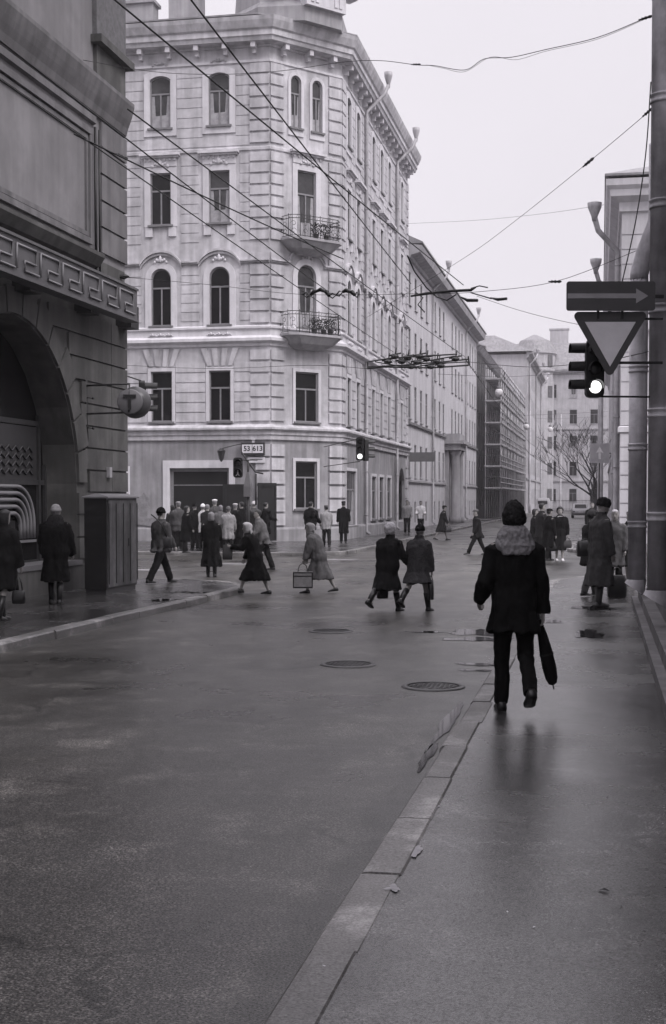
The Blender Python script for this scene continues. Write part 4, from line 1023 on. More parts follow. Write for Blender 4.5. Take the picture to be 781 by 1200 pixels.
# crossing signals near the corner building
c = pY(422, 526, 47.5); t = signal('traffic_light', 'hanging signal with its lowest lamp lit on a bracket by the corner building', c.x, c.y, c.z, YAW, 3, 2, .88, (-1.5, (.42, -.5), 9.0)); 
c = pY(431, 527, 47.7); signal('traffic_light', 'signal turned down the street right beside the lit one at the corner building', c.x, c.y, c.z, PI/2+.5, 3, None, .85, hoodlen=.3)
c = pY(279, 548, 40); t = signal('pedestrian_signal', 'dark pedestrian signal with a small walking figure above the queue', c.x, c.y, c.z, YAW, 2, None, .95, (.6, (.25,), .3))
W = WM[t]; a = MB()       # figure
a.ball((0, -.045, -.10), .022, .008, .022, 8, 5); a.plate([(-.02, -.13), (.02, -.13), (.02, -.19), (.06, -.245), (.035, -.25), (.0, -.205), (-.045, -.25), (-.065, -.24), (-.02, -.19)], -.05, -.042); part('walking_figure', a, 'paper', t, W)
c = pY(291, 560, 40.3); t = thing('signal_post', 'slim iron post with a crooked arm carrying the pedestrian signal by the corner', 'post', (c.x, c.y, 0)); a = MB()
a.tube([(0, 0, 0), (0, 0, 2.55)], .05, 8); a.tube([(-.2, 0, 3.35), (0, 0, 3.05), (.2, .1, 2.75), (.45, .1, 2.7)], .025, 6); a.tube([(.22, .1, 2.7), (.22, .1, 1.75)], .03, 6); a.tube([(0, 0, 2.5), (0, 0, 3.1)], .03, 6); part('pole', a, 'iron', t, WM[t])
a = MB(); a.rings([[(.0+x*q, -.02+y*q, z) for x, y in ((-1, -1), (1, -1), (1, 1), (-1, 1))] for q, z in ((.11, 2.0), (.11, 2.3), (.03, 2.75))], None, True, False); part('cone_lamp', a, 'sign_mid', t, WM[t])
mat('sign_globe', .065, .35, .15, 4)
# globe sign with letter T on the left building
cg = pX(140, 472, -9.75)
t = thing('globe_sign', 'round lantern sign with letter T held in an iron bracket on the left wall', 'sign', tuple(cg), 0); W = WM[t]
c2 = pY(158, 472, cg.y-.05); dx = c2.x-cg.x; rg = .33
a = MB(); a.ball((dx, 0, 0), rg, rg*.8, rg, 24, 14); part('globe', a, 'sign_globe', t, W)
FG = W @ T(dx, 0, 0) @ RZ(YAW)
a = MB(); a.rings([[(r*math.cos(2*PI*q/28)-.07, yy, r*math.sin(2*PI*q/28)) for q in range(28)] for r, yy in ((.25, -.18), (.26, -.30), (.24, -.315), (.01, -.315))]); part('sign_disc', a, 'sign_mid', t, FG)
a = MB(); a.box(-.20, .06, -.345, -.317, .08, .14); a.box(-.10, -.04, -.345, -.317, -.17, .079); part('lettering', a, 'black', t, FG)
a = MB(); x0 = -10.5-cg.x
a.tube([(x0+.03, 0, .55), (x0+.03, 0, -.72)], .03, 6)
for zz in (.36, -.22): a.tube([(x0, 0, zz), (dx-.02, -.30, zz)], .022, 6)
a.tube([(dx-.02, -.30, .36), (dx-.02, -.34, -.22)], .018, 6)
for zz in (.12, -.5): a.tube([(x0, 0, zz), (x0+.18, -.05, zz-.02)], .01, 5); a.ball((x0+.2, -.05, zz-.02), .03)
part('bracket', a, 'iron', t, W)
c = pY(170, 453, 33); signal('traffic_light', 'dark traffic signal seen edge on behind the round letter T sign', c.x, c.y, c.z-.3, PI/2+.35, 3, None, .95, (-4.2, (.47,), 1.2), hoodlen=.33)
mat('cabinet_paint', .10, .7, .4, 5, .5, 30, streak=.5, stain=.4)
# distribution cabinet
c = gr(123, 694, .12); cb = thing('street_cabinet', 'tall weathered metal utility cabinet beside the left building corner', 'cabinet', (-9.42, 25.45, .112), 0); W = WM[cb]
a = MB(); a.box(-.23, .21, -.86, .86, .10, 1.84); part('body', a, 'black', cb, W)
a = MB(); a.box(-.27, .26, -.90, .90, 1.84, 1.87); a.rings([[(x, y, 1.871) for x, y in ((-.27, -.9), (.26, -.9), (.26, .9), (-.27, .9))], [(x, y, 1.93) for x, y in ((-.03, -.8), (.03, -.8), (.03, .8), (-.03, .8))]], None, True, False); part('roof', a, 'sign_mid', cb, W)
a = MB(); a.box(-.21, .19, -.84, .84, 0, .10); part('base', a, 'sign_dark', cb, W)
a = MB(); a.box(.211, .235, -.80, .80, .14, 1.80); o = part('door', a, 'cabinet_paint', cb, W)
a = MB(); a.box(.236, .26, .3, .34, .9, 1.05); [a.box(.236, .25, -.8+.4*q_, -.77+.4*q_, .2, 1.74) for q_ in range(5)]; part('handle', a, 'iron', o, W)
# far pole + up arrow sign
def lamp_pole(x, y, h, lab, r=.11): 
    t = thing('street_pole', lab, 'pole', (x, y, .11)); a = MB(); a.tube([(0, 0, 0), (0, 0, 1.2), (0, 0, 1.3), (0, 0, h)], [r*1.3, r*1.3, r, r*.75], 10); part('shaft', a, 'zinc', t, WM[t]); return t
p = pY(713, 560, 62); lamp_pole(p.x-.35, 62, 8.5, 'pale tall pole beside the up arrow sign near the corner house', .13)
c = pY(703, 531, 60); t = thing('direction_sign', 'square grey sign with white arrow pointing up', 'road sign', tuple(c), YAW); W = WM[t]
a = MB(); a.plate(rrect(.42, .42, .05), 0, .03); part('sign_plate', a, 'sign_grey', t, W)
a = MB(); a.plate([(-.05, -.26), (.05, -.26), (.05, .04), (.17, .0), (0, .28), (-.17, 0), (-.05, .04)], -.006, -.001); part('arrow', a, 'cloth_white', t, W)
a = MB(); a.tube([(.0, .05, .4), (0, .05, -2.0-c.z+2.0)], .03, 6); a.box(0, .5, .1, .13, -.02, .02); part('post', a, 'iron', t, W)
# far mid street poles
for (px, Y, h, lb) in ((527, 112, 13, 'thin pole standing in front of the long pale building near its end'), (621, 172, 17, 'thin pole at the far end of the scaffolding'), (657, 200, 14, 'thin grey pole in front of the end building')):
    p = pY(px, 590, Y); lamp_pole(p.x, Y, h, lb, .12)

# ------------------------------------------------------------------ bare trees
def tree(x, y, h, seed, lab, lean=0):
    rnd = random.Random(seed); t = thing('bare_tree', lab, 'tree', (x, y, .1), 0, None); W = WM[t]
    tr = MB(); cr = MB()
    def grow(mb, p, d, ln, r, lvl):
        pts = [p]; rs = [r]; q = p.copy(); dd = d.copy(); n = 4
        for k in range(n):
            dd = (dd+Vector((rnd.uniform(-.22, .22), rnd.uniform(-.22, .22), rnd.uniform(-.05, .16)))).normalized(); q = q+dd*ln/n; pts.append(q.copy()); rs.append(r*(1-.5*(k+1)/n))
        mb.tube(pts, rs, 5 if lvl else 8, None)
        if lvl >= 5: return
        m = 3
        for j in range(m):
            i = rnd.choice([2, 3, 4]) if j else 4
            nd = (dd+Vector((rnd.uniform(-1, 1), rnd.uniform(-1, 1), rnd.uniform(-.2, .5)))*.85).normalized()
            grow(cr, pts[i], nd, ln*rnd.uniform(.55, .78), max(rs[i]*.75, .012), lvl+1)
    grow(tr, Vector((0, 0, 0)), Vector((lean, 0, 1)), h*.33, h*.018, 0)
    part('trunk', tr, 'bark', t, W); part('crown', cr, 'bark', t, W)
tree(-.15, 88, 8.2, 3, 'bare branching tree just left of the pale pole and up arrow sign', -.05)
tree(-.6, 118, 10.5, 8, 'bare tree farther down the right side of the street, nearest the parked car', .0)
tree(-.2, 145, 11, 12, 'farthest bare tree on the right side by the end building', -.1)

# ------------------------------------------------------------------ vehicles
def car(x, y, rz, lab, m='car_paint', s=1.0):
    t = thing('parked_car', lab, 'car', (x, y, .0), rz); W = WM[t]
    def sec(pts, hw): return pts
    prof = [(-2.0, .35), (-2.05, .55), (-2.0, .82), (-1.35, .92), (-.95, 1.38), (-.6, 1.43), (.3, 1.43), (.65, 1.36), (1.15, .95), (1.9, .86), (2.08, .65), (2.08, .38), (1.9, .28), (-1.8, .28)]
    a = MB(); n = len(prof); rg = []
    for xx, q in ((-.80, .0), (-.76, .0), (-.6, 0), (.6, 0), (.76, 0), (.80, 0)):
        rg.append([(xx if z < .95 else xx*(.84), y_*(.985 if abs(xx) > .7 else 1), z if abs(xx) < .7 else z*.98+.01) for y_, z in prof])
    a.rings(rg); part('body', a, m, t, W)
    g_ = MB(); g_.quad((-.58, -1.31, .99), (.58, -1.31, .99), (.52, -.99, 1.34), (-.52, -.99, 1.34)); g_.quad((-.58, 1.13, .99), (.58, 1.13, .99), (.52, .72, 1.33), (-.52, .72, 1.33))
    for sg in (-1, 1):
        xx = sg*.688
        g_.quad((xx, -1.15, .98), (xx, 1.0, .98), (xx, .6, 1.32), (xx, -.88, 1.32))
    for i, v in enumerate(g_.v): g_.v[i] = v+Vector((0, 0, .012)) if abs(v.x) < .6 else v
    part('window', g_, 'pane', t, W)
    for sx in (-1, 1):
        for yy in (-1.28, 1.3):
            w = MB(); w.rings([[(sx*xx, yy+r*math.cos(2*PI*k/18), .30+r*math.sin(2*PI*k/18)) for k in range(18)] for r, xx in ((.26, .62), (.30, .64), (.30, .80), (.26, .815))]); o = part('wheel', w, 'rubber', t, W)
            w = MB(); w.rings([[(sx*xx, yy+r*math.cos(2*PI*k/14), .30+r*math.sin(2*PI*k/14)) for k in range(14)] for r, xx in ((.17, .80), (.15, .825), (.02, .83))]); part('rim', w, 'chrome', o, W)
        l = MB(); l.box(sx*.66-.09, sx*.66+.09, -2.06, -2.0, .58, .72); part('tail_light', l, 'sign_dark', t, W)
        l = MB(); l.box(sx*.60-.11, sx*.60+.11, 2.03, 2.09, .58, .70); part('headlight', l, 'sign_white', t, W)
    b = MB(); b.box(-.8, .8, -2.12, -2.0, .36, .47); b.box(-.8, .8, 2.02, 2.14, .36, .47); part('bumper', b, 'sign_dark', t, W)
    b = MB(); b.box(-.24, .24, -2.075, -2.04, .57, .67); part('number_plate', b, 'sign_white', t, W)
p = pY(680, 600, 138); car(p.x, 138, .05, 'small pale saloon car seen from behind far down the street')
# small van near the end
p = pY(637, 592, 195); t = thing('parked_van', 'pale rounded van parked beyond the scaffolding', 'van', (p.x, 195, 0)); W = WM[t]
a = MB(); rg = []
for y_, w, z in ((-2.4, .8, 1.7), (-2.3, .92, 1.95), (1.2, .92, 2.0), (1.9, .85, 1.5), (2.4, .8, 1.0)):
    rg.append([(-w, y_, .35), (w, y_, .35), (w, y_, z-.35), (w*.8, y_, z), (-w*.8, y_, z), (-w, y_, z-.35)])
a.rings(rg, None, True, False); part('body', a, 'car_paint', t, W)
a = MB(); a.box(-.65, .65, -2.43, -2.36, 1.15, 1.6); part('window', a, 'pane', t, W)
for sx in (-1, 1):
    for yy in (-1.5, 1.5):
        w = MB(); w.rings([[(sx*xx, yy+r*math.cos(2*PI*k/14), .33+r*math.sin(2*PI*k/14)) for k in range(14)] for r, xx in ((.3, .75), (.33, .77), (.33, .93), (.28, .94))]); part('wheel', w, 'rubber', t, W)

# ------------------------------------------------------------------ overhead wires
def sag(a, b, s, n=14, wav=0, seed=0):
    out = []
    for k in range(n+1):
        t = k/n; p = a.lerp(b, t); p = p+Vector((0, 0, -4*s*t*(1-t)))
        if wav and 0 < k < n: p = p+Vector((0, 0, wav*noise.noise(Vector((k*.37+seed, seed, 0)))))
        out.append(p)
    return out
def wire(pts, r, lab, group='trolleybus contact wires crossing the junction', name='overhead_wire', cat='wire'):
    mb = MB(); mb.tube(pts, r, 6); o = part(name, mb, 'wire'); tag(o, lab, cat, group); return o
ZW = 5.9
def gz(x, y, z=ZW): return gr(x, y, z)
def ext(a, b, t): return a+(b-a)*t
E1 = gz(556, 345); E2 = gz(500, 345)
def contact(p0, p1, lab, r=.011, z=ZW, back=1.6, end=1.0):
    a = gz(*p0, z); b = gz(*p1, z); a2 = a+(a-b)*back*.3; wire(sag(a2, ext(a, b, end), .03), r, lab)
contact((227, 0), (457, 300), 'contact wire entering at the top centre of the view, the steepest of the long diagonals', .008, end=1.25)
contact((139, 0), (478, 280), 'long contact wire from the top left passing over the upper balcony', .008, end=1.45)
contact((0, 46), (138, 152), 'contact wire passing over the cornice of the left building', .008, end=5.0)
contact((107, 167), (260, 273), 'contact wire starting low beside the stone panel and running toward the wire frame', .008, end=4.2)
contact((143, 183), (240, 228), 'thin feeder wire from the small insulator by the left quoins', .009, end=3.4)
contact((180, 150), (545, 418), 'faint contact wire ending at the tip of the black wire frame', .008, end=1.0, back=.1)
def pyw(pts, ys): return [pY(x, y, Y) for (x, y), Y in zip(pts, ys)]
def spline(pts, n=6):
    out = []; P = [pts[0]]+pts+[pts[-1]]
    for i in range(1, len(P)-2):
        for k in range(n):
            t = k/n; a, b, c, d = P[i-1], P[i], P[i+1], P[i+2]
            out.append(.5*((2*b)+(-a+c)*t+(2*a-5*b+4*c-d)*t*t+(-a+3*b-3*c+d)*t**3))
    out.append(pts[-1]); return out
def lerp_y(pts, ya, yb): x0, x1 = pts[0][0], pts[-1][0]; return [ya+(yb-ya)*(p[0]-x0)/(x1-x0) for p in pts]
SPAN = 'span wires strung between the buildings'
q = [(90, 69), (180, 84), (260, 87), (330, 83), (400, 73), (445, 71), (488, 76), (510, 77), (545, 82), (568, 69), (600, 67), (640, 58), (700, 44), (757, 21)]
wire(spline(pyw(q, lerp_y(q, 27, 17.1))), .005, 'upper wavy cable strung from the left building to the near drainpipe', SPAN, 'span_wire', 'cable')
q = [(500, 76), (520, 80), (545, 84), (575, 67), (605, 70), (640, 60), (700, 46), (757, 22)]
wire(spline(pyw(q, lerp_y(q, 21.3, 17.05))), .003, 'second strand twisted along the right half of the upper wavy cable', SPAN, 'span_wire', 'cable')
q = [(122, 323), (160, 326), (250, 334), (355, 345), (500, 344), (560, 342), (651, 330), (748, 293)]
wire(spline(pyw(q, [29.2, 29, 28.3, 27.5, 26, 25.3, 24.5, 22.7])), .005, 'middle span wire carrying the chain of insulators and wire fittings', SPAN, 'span_wire', 'cable')
q = [(764, 128), (690, 190), (600, 262), (540, 305), (430, 372)]
wire(spline(pyw(q, [17.1, 20.5, 25, 28, 33])), .004, 'slanting guy wire coming down leftwards from the drainpipe across the sky', SPAN, 'span_wire', 'cable')
q = [(763, 96), (757, 180), (745, 260), (728, 336)]
wire(spline(pyw(q, [16.7, 16.6, 16.5, 16.35])), .007, 'loose cable hanging down in front of the pale corner house to the arrow sign', None, 'hanging_cable', 'cable')
q = [(478, 262), (560, 258), (640, 250), (708, 240)]
wire(spline(pyw(q, [80, 74, 68, 58])), .008, 'thin far span wire between the corner house cornice and the pale house', SPAN, 'span_wire', 'cable')
q = [(559, 347), (610, 364), (667, 378), (745, 392)]
wire(spline(pyw(q, [25.3, 24, 23, 22])), .004, 'slack wire from the black fittings passing behind the triangle sign', SPAN, 'span_wire', 'cable')
q = [(430, 432), (360, 428), (250, 432), (147, 428)]
wire(spline(pyw(q, [40, 44, 50, 55])), .009, 'low span wire along the first floor of the corner house', SPAN, 'span_wire', 'cable')
q = [(548, 424), (620, 430), (700, 424), (760, 412)]
wire(spline(pyw(q, [38, 34, 28, 20])), .008, 'low span wire from the wire frame toward the signals on the right', SPAN, 'span_wire', 'cable')
q = [(545, 420), (580, 470), (620, 518), (660, 548)]
wire(pyw(q, [38, 60, 90, 140]), .011, 'contact wire running off down the street beyond the black wire frame')
# insulators
def insul(px, py, Y, lab, s=1, ang=0, m='black'):
    c = pY(px, py, Y); mb = MB(); mb.tube([(-.22*s, 0, 0), (-.14*s, 0, 0), (-.12*s, 0, 0), (-.05*s, 0, 0), (0, 0, 0), (.05*s, 0, 0), (.12*s, 0, 0), (.2*s, 0, 0)], [.012, .02*s, .05*s, .03*s, .055*s, .03*s, .05*s, .012], 8, Matrix.Rotation(ang, 4, 'Y'))
    single('insulator', mb, m, lab, 'insulator', tuple(c), YAW, 'insulators on the overhead wires')
insul(137, 324, 29, 'dark insulator just right of the left building on the middle span wire', 1.4)
insul(488, 75.5, 21.6, 'small dark insulator on the upper wavy cable', .35, m='iron')
insul(690, 190, 20.5, 'small insulator on the slanting guy wire in the open sky', .5, -.7)
insul(651, 330, 24.5, 'insulator on the middle span wire just left of the arrow sign', .55, .0)
insul(143, 183, 28, 'small insulator beside the quoins at the start of the feeder wire', .7, .4)
insul(757, 21, 17.05, 'insulator where the upper cable meets the drainpipe', .4, -.3)
insul(760, 131, 17.05, 'insulator where the guy wire meets the drainpipe', .4, -.7)
# insulator chain
cm = MB(); c0 = pY(355, 345, 27.4); 
t = thing('insulator_chain', 'chain of links and curved insulators on the middle span wire over the lower balcony', 'insulator chain', tuple(c0), 0); 
pts = [pY(x, y, 27.4-(x-355)*.012) for x, y in ((355, 345), (364, 346), (372, 341), (380, 341), (386, 347), (394, 346), (402, 342), (410, 342), (416, 346), (421, 345))]
for k, (a_, b_) in enumerate(zip(pts, pts[1:])):
    d = MB()
    if k in (1, 2, 3, 6, 7): d.tube([a_, a_.lerp(b_, .5)+Vector((0, 0, .03)), b_], [.03, .045, .03], 7)
    else: 
        u = (b_-a_); m_ = a_.lerp(b_, .5); v = Vector((0, 0, .05)); d.tube([a_, m_+v, b_, m_-v, a_], .014, 5)
    part('link', d, 'black', t)
# big fittings at the middle span wire (500..595, 345)
t = thing('wire_switch', 'black overhead wire switch fitting with trailing rods against the sky', 'wire fitting', tuple(pY(540, 345, 26)), 0)
def rod(pp, ys, r, nm='rod'):
    d = MB(); d.tube(pyw(pp, ys), r, 6); part(nm, d, 'black', t)
rod([(482, 347), (500, 344), (530, 341), (552, 340), (558, 337)], [26.4, 26.2, 26, 25.9, 25.8], [.02, .03, .028, .03, .008])
rod([(540, 348), (548, 352), (560, 352)], [26, 26, 25.9], [.012, .035, .03])
rod([(575, 349), (584, 351), (594, 350)], [25, 24.8, 24.7], [.012, .03, .028])
rod([(552, 343), (566, 347), (576, 350)], [26, 25.3, 25], .012)
rod([(535, 345), (524, 352), (512, 348), (500, 337), (486, 318), (478, 300)], [26, 26.1, 26.2, 26, 25, 24], .014)
rod([(488, 343), (496, 349), (490, 357), (498, 366)], [26.4, 26.4, 26.4, 26.4], .012)
rod([(552, 338), (562, 335), (572, 337)], [25.9, 25.9, 25.9], .012)
# wire junction frame
t = thing('wire_junction', 'black horizontal frame of crossing trolleybus wires hanging over the street', 'wire frame', tuple(pY(490, 424, 38)), 0)
ZJ = 5.85
def jr(pp, r=.022, z=ZJ): 
    d = MB(); d.tube([gr(x, y, z+dz) for x, y, dz in pp], r, 5); part('wire_rail', d, 'black', t)
jr([(431, 424, 0), (456, 420, 0), (500, 417, 0), (536, 415, 0)])
jr([(431, 430, 0), (470, 428, 0), (520, 424, 0), (549, 421, 0)])
jr([(431, 432, 0), (450, 430, 0), (505, 431, 0), (549, 428, 0)], .026)
jr([(549, 418, 0), (550, 428, 0)]); jr([(431, 424, 0), (431, 432, 0)])
jr([(440, 424, 0), (480, 431, 0), (510, 426, 0), (550, 424, 0)], .018)
jr([(460, 417, .0), (478, 424, 0), (492, 432, 0)], .018)
jr([(535, 417, 0), (500, 423, 0), (470, 430, 0)], .018)
for (x, y) in ((463, 418), (471, 424), (478, 420), (482, 430), (492, 418), (500, 421), (505, 430), (512, 424), (534, 421), (455, 424), (489, 425), (517, 429)):
    c = gr(x, y, ZJ); d = MB(); d.ball(c, .12, .12, .07, 8, 5); d.tube([c+Vector((-.18, 0, .03)), c+Vector((.18, .02, .10))], .025, 5); d.tube([c, c+Vector((.04, 0, .25))], .02, 5); part('clamp', d, 'black', t)
# hanging street lamps down the street
for (px, py, Y, s, lb) in ((585, 460, 95, .30, 'white globe lamp hanging over the street in front of the scaffolding'), (617, 500, 150, .35, 'small white hanging lamp near the far end of the scaffolding'), (645, 503, 190, .4, 'farthest pale hanging lamp before the end building')):
    c = pY(px, py, Y); t = thing('hanging_lamp', lb, 'street lamp', tuple(c), 0, 'lamps hung over the street'); W = WM[t]
    a = MB(); a.ball((0, 0, 0), s*.9, s*.9, s, 14, 8); part('globe', a, 'cloth_white', t, W)
    a = MB(); a.lathe([(s*.5, s*.8), (s*.6, s*1.1), (s*.15, s*1.5), (.02, s*3.5)], 10); part('cap', a, 'sign_mid', t, W)
    a = MB(); a.tube([Vector((-11.2, c.y, c.z+s*3.5+.3))-c, Vector((0, 0, s*3.5)), Vector((1.5, 0, s*3.5+.05)), Vector((.7, c.y, c.z+s*3.5+.3))-c], .012, 4); part('suspension_wire', a, 'wire', t, W)
# ------------------------------------------------------------------ PEOPLE
def remesh(mb, vox, name, smooth=3, noise_amp=0.0, nscale=9.0, fold=None, seed=0):
    me = mb.mesh('tmp'); o = bpy.data.objects.new('tmp', me); col.objects.link(o)
    m = o.modifiers.new('r', 'REMESH'); m.mode = 'VOXEL'; m.voxel_size = vox; m.use_smooth_shade = True
    if smooth: s = o.modifiers.new('s', 'SMOOTH'); s.iterations = smooth; s.factor = .5
    dg = bpy.context.evaluated_depsgraph_get(); dg.update()
    out = bpy.data.meshes.new_from_object(o.evaluated_get(dg)); out.name = name; out.materials.clear()
    bpy.data.objects.remove(o)
    if noise_amp or fold:
        ns = [v.normal.copy() for v in out.vertices]
        for v, nn in zip(out.vertices, ns):
            c = v.co; d = 0
            if noise_amp:
                q = Vector((c.x*nscale+seed*3.1, c.y*nscale, c.z*nscale*.55)); d += noise_amp*(noise.noise(q)+.5*noise.noise(q*2.3))
            if fold:
                z0, z1, amp = fold
                if c.z < z0:
                    t = min(1, (z0-c.z)/max(.01, z0-z1)); a = math.atan2(c.y, c.x)
                    d += amp*t*(math.sin(a*7+seed+2*noise.noise(Vector((a, c.z*2, seed)))))
            v.co = c+nn*d
    for p in out.polygons: p.use_smooth = True
    return out
def ell(c, rx, ry, n=24, tilt=0, e=2.3):
    pts = []
    for k in range(n):
        a = 2*PI*k/n; ca, sa = math.cos(a), math.sin(a)
        x = rx*math.copysign(abs(ca)**(2/e), ca); y = ry*math.copysign(abs(sa)**(2/e), sa)
        pts.append(Vector(c)+Vector((x, y*math.cos(tilt), -y*math.sin(tilt))))
    return pts
def hl(mb, rows, H, hh, n=20, k=1.0):        # head-like loft; rows (z, half width, front, back) in head heights
    rg = []
    for (z, w, f, b) in rows:
        r = []
        for q in range(n):
            a = 2*PI*q/n; x = w*math.cos(a); s = math.sin(a); y = f*s if s > 0 else -b*s if b < 0 else b*s*-1
            if s > 0: y = f*s
            else: y = b*(-s)
            r.append(H @ Vector((x*hh*k, y*hh*k, z*hh)))
        rg.append(r)
    mb.rings(rg, None, True, True)
HEAD = [(-.02, .10, .28, .06), (.03, .20, .40, -.02), (.13, .27, .43, -.16), (.28, .31, .43, -.30), (.42, .33, .42, -.40), (.55, .34, .39, -.45), (.70, .345, .41, -.47), (.84, .31, .36, -.42), (.94, .21, .24, -.28), (1.0, .06, .07, -.1)]
def person(px, py, z, h, face, label, coat='cloth_dark', hem=.28, hemw=.15, hemd=.13, legs=((12, 4), (-14, 8)), arms=((4, 12, 8), (4, 12, 8)), lean=3, hunch=0, hat=None, hatm='cloth_dark', hair='short', hairm='hair_dark',
           trousers='cloth_dark', shoe='leather', bulk=1.0, vox=.017, hood=None, headyaw=0, headpitch=0, bare_legs=False, group=None, collar=None, boots=False, pos=None, skirt=None, belt=False, handfine=False, width=1.0, tb=1.0):
    # arms: (forward pitch, elbow bend, abduction); legs: (hip pitch, knee bend); index 0 = left
    p = pos if pos is not None else gr(px, py, z)
    t = thing('person', label, 'person', (p.x, p.y, z), YAW+R(face), group); W = WM[t]
    hipz, kl, sl = .515*h, .245*h, .235*h; ank = .045*h
    J = []
    for sgn, (hp, kb) in zip((-1, 1), legs):
        a = R(hp); b = R(hp-kb); hip = Vector((sgn*.048*h, 0, 0)); kn = hip+Vector((sgn*.004*h, math.sin(a)*kl, -math.cos(a)*kl)); an = kn+Vector((0, math.sin(b)*sl, -math.cos(b)*sl)); J.append((hip, kn, an, b))
    pz = max(-(j[2].z) for j in J)+ank
    J = [(a+Vector((0, 0, pz)), b+Vector((0, 0, pz)), c+Vector((0, 0, pz)), q) for a, b, c, q in J]
    L_ = R(lean)
    def sp(f, dx=0, dy=0):       # point on the spine at height fraction f
        q = (f-.515)*h
        if q <= 0: return Vector((dx, dy, pz+q))
        bend = L_+R(hunch)*min(1, q/(.33*h))
        return Vector((dx, dy*math.cos(bend)+math.sin(L_)*q+math.sin(R(hunch))*q*q/(.5*h), pz+q*math.cos(L_+R(hunch)*.5)-dy*math.sin(bend)))
    hh = .132*h
    # ---- body
    b = MB(); w = width
    rows = [(.50, .085, .06), (.56, .08, .058), (.62, .072, .052), (.70, .085, .058), (.77, .092, .058), (.81, .085, .05), (.835, .05, .038), (.86, .034, .034), (.90, .032, .034)]
    b.rings([ell(sp(f), rx*h*w, ry*h, 18, L_) for f, rx, ry in rows])
    Hd = Matrix.Translation(sp(.862, 0, .004*h)) @ RZ(R(headyaw)) @ Matrix.Rotation(-R(headpitch)-L_*.3, 4, 'X')
    hl(b, HEAD, Hd, hh)
    b.rings([[Hd @ Vector((x*hh, y*hh, z_*hh)) for x, y in ((-wd, .36), (wd, .36), (0, tip))] for z_, wd, tip in ((.30, .03, .40), (.34, .07, .56), (.40, .05, .53), (.56, .03, .41))])
    for s in (-1, 1): b.ball((0, 0, 0), .035*hh, .09*hh, .12*hh, 8, 6, Hd @ Matrix.Translation((s*.345*hh, -.03*hh, .45*hh)))
    hands = []
    S_ = []
    for sgn, (ap, eb, ab) in zip((-1, 1), arms):
        sh = sp(.792, sgn*.102*h*w, -.005*h); a = R(ap)+L_*.3; abr = R(ab)
        d1 = Vector((sgn*math.sin(abr), math.sin(a)*math.cos(abr), -math.cos(a)*math.cos(abr))); el = sh+d1*.172*h
        c_ = R(ap+eb); d2 = Vector((sgn*math.sin(abr*.35), math.sin(c_), -math.cos(c_))).normalized(); wr = el+d2*.145*h
        S_.append((sh, el, wr, d2)); b.tube([sh-d1*.02*h, sh+d1*.09*h, el, el+d2*.06*h, wr], [.030*h, .027*h, .022*h, .021*h, .014*h], 10)
        # hand: palm + five fingers
        inn = Vector((-sgn, 0, 0)); inn = (inn-d2*inn.dot(d2)).normalized(); wid = d2.cross(inn).normalized(); fw = wid if wid.y > 0 else -wid
        kk = h/1.75; pc = wr+d2*.085*kk
        b.rings([[c0+fw*rw*math.cos(2*PI*q/10)+inn*rt*math.sin(2*PI*q/10) for q in range(10)] for c0, rw, rt in ((wr-d2*.01, .024*kk, .018*kk), (wr+d2*.03*kk, .036*kk, .017*kk), (wr+d2*.06*kk, .042*kk, .016*kk), (pc, .040*kk, .014*kk))])
        curl = 62 if eb > 0 else 30
        for i, (off, ln) in enumerate(((.030, .92), (.010, 1.0), (-.011, .95), (-.031, .76))):
            q = pc+fw*off*kk-d2*.004; pts = [q-d2*.012]; ang = 0; dd = d2
            for sgl, cu in ((.042, .45), (.026, 1.0), (.02, .8)):
                ang += R(curl)*cu; dd = d2*math.cos(ang)+inn*math.sin(ang); q = q+dd*sgl*ln*kk; pts.append(q)
            b.tube(pts, [.0098*kk, .0095*kk, .0085*kk, .007*kk], 7)
        q = wr+d2*.03*kk+fw*.03*kk; b.tube([q-fw*.01, q+(d2*.6+fw*.6+inn*.4).normalized()*.03*kk, q+(d2*.8+fw*.3+inn*.7).normalized()*.058*kk, q+(d2*.75+fw*.05+inn*.9).normalized()*.075*kk], [.014*kk, .012*kk, .010*kk, .008*kk], 7)
        hands.append(W @ (pc+d2*.01+inn*.028))
    for hip, kn, an, q in J:
        b.tube([hip+Vector((0, 0, .02*h)), hip.lerp(kn, .5), kn, kn.lerp(an, .35), an, an-Vector((0, 0, ank*.6))], [.05*h, .042*h, .031*h, .030*h, .019*h, .018*h], 10)
        b.tube([an+Vector((0, -.01*h, -ank*.55)), an+Vector((0, .07*h, -ank*.7))], [.018*h, .014*h], 8)
    bm_ = remesh(b, vox*.72 if not handfine else .0065, 'body', 2)
    body = link('body', bm_, 'skin', t, W)
    # eyes, brows, mouth
    e = MB()
    for s in (-1, 1): e.ball((0, 0, 0), .045*hh, .03*hh, .022*hh, 8, 5, Hd @ Matrix.Translation((s*.14*hh, .385*hh, .53*hh))); e.ball((0, 0, 0), .07*hh, .02*hh, .014*hh, 8, 4, Hd @ Matrix.Translation((s*.14*hh, .40*hh, .60*hh)))
    e.ball((0, 0, 0), .10*hh, .02*hh, .014*hh, 8, 4, Hd @ Matrix.Translation((0, .425*hh, .19*hh)))
    part('face_features', e, 'eye', t, W)
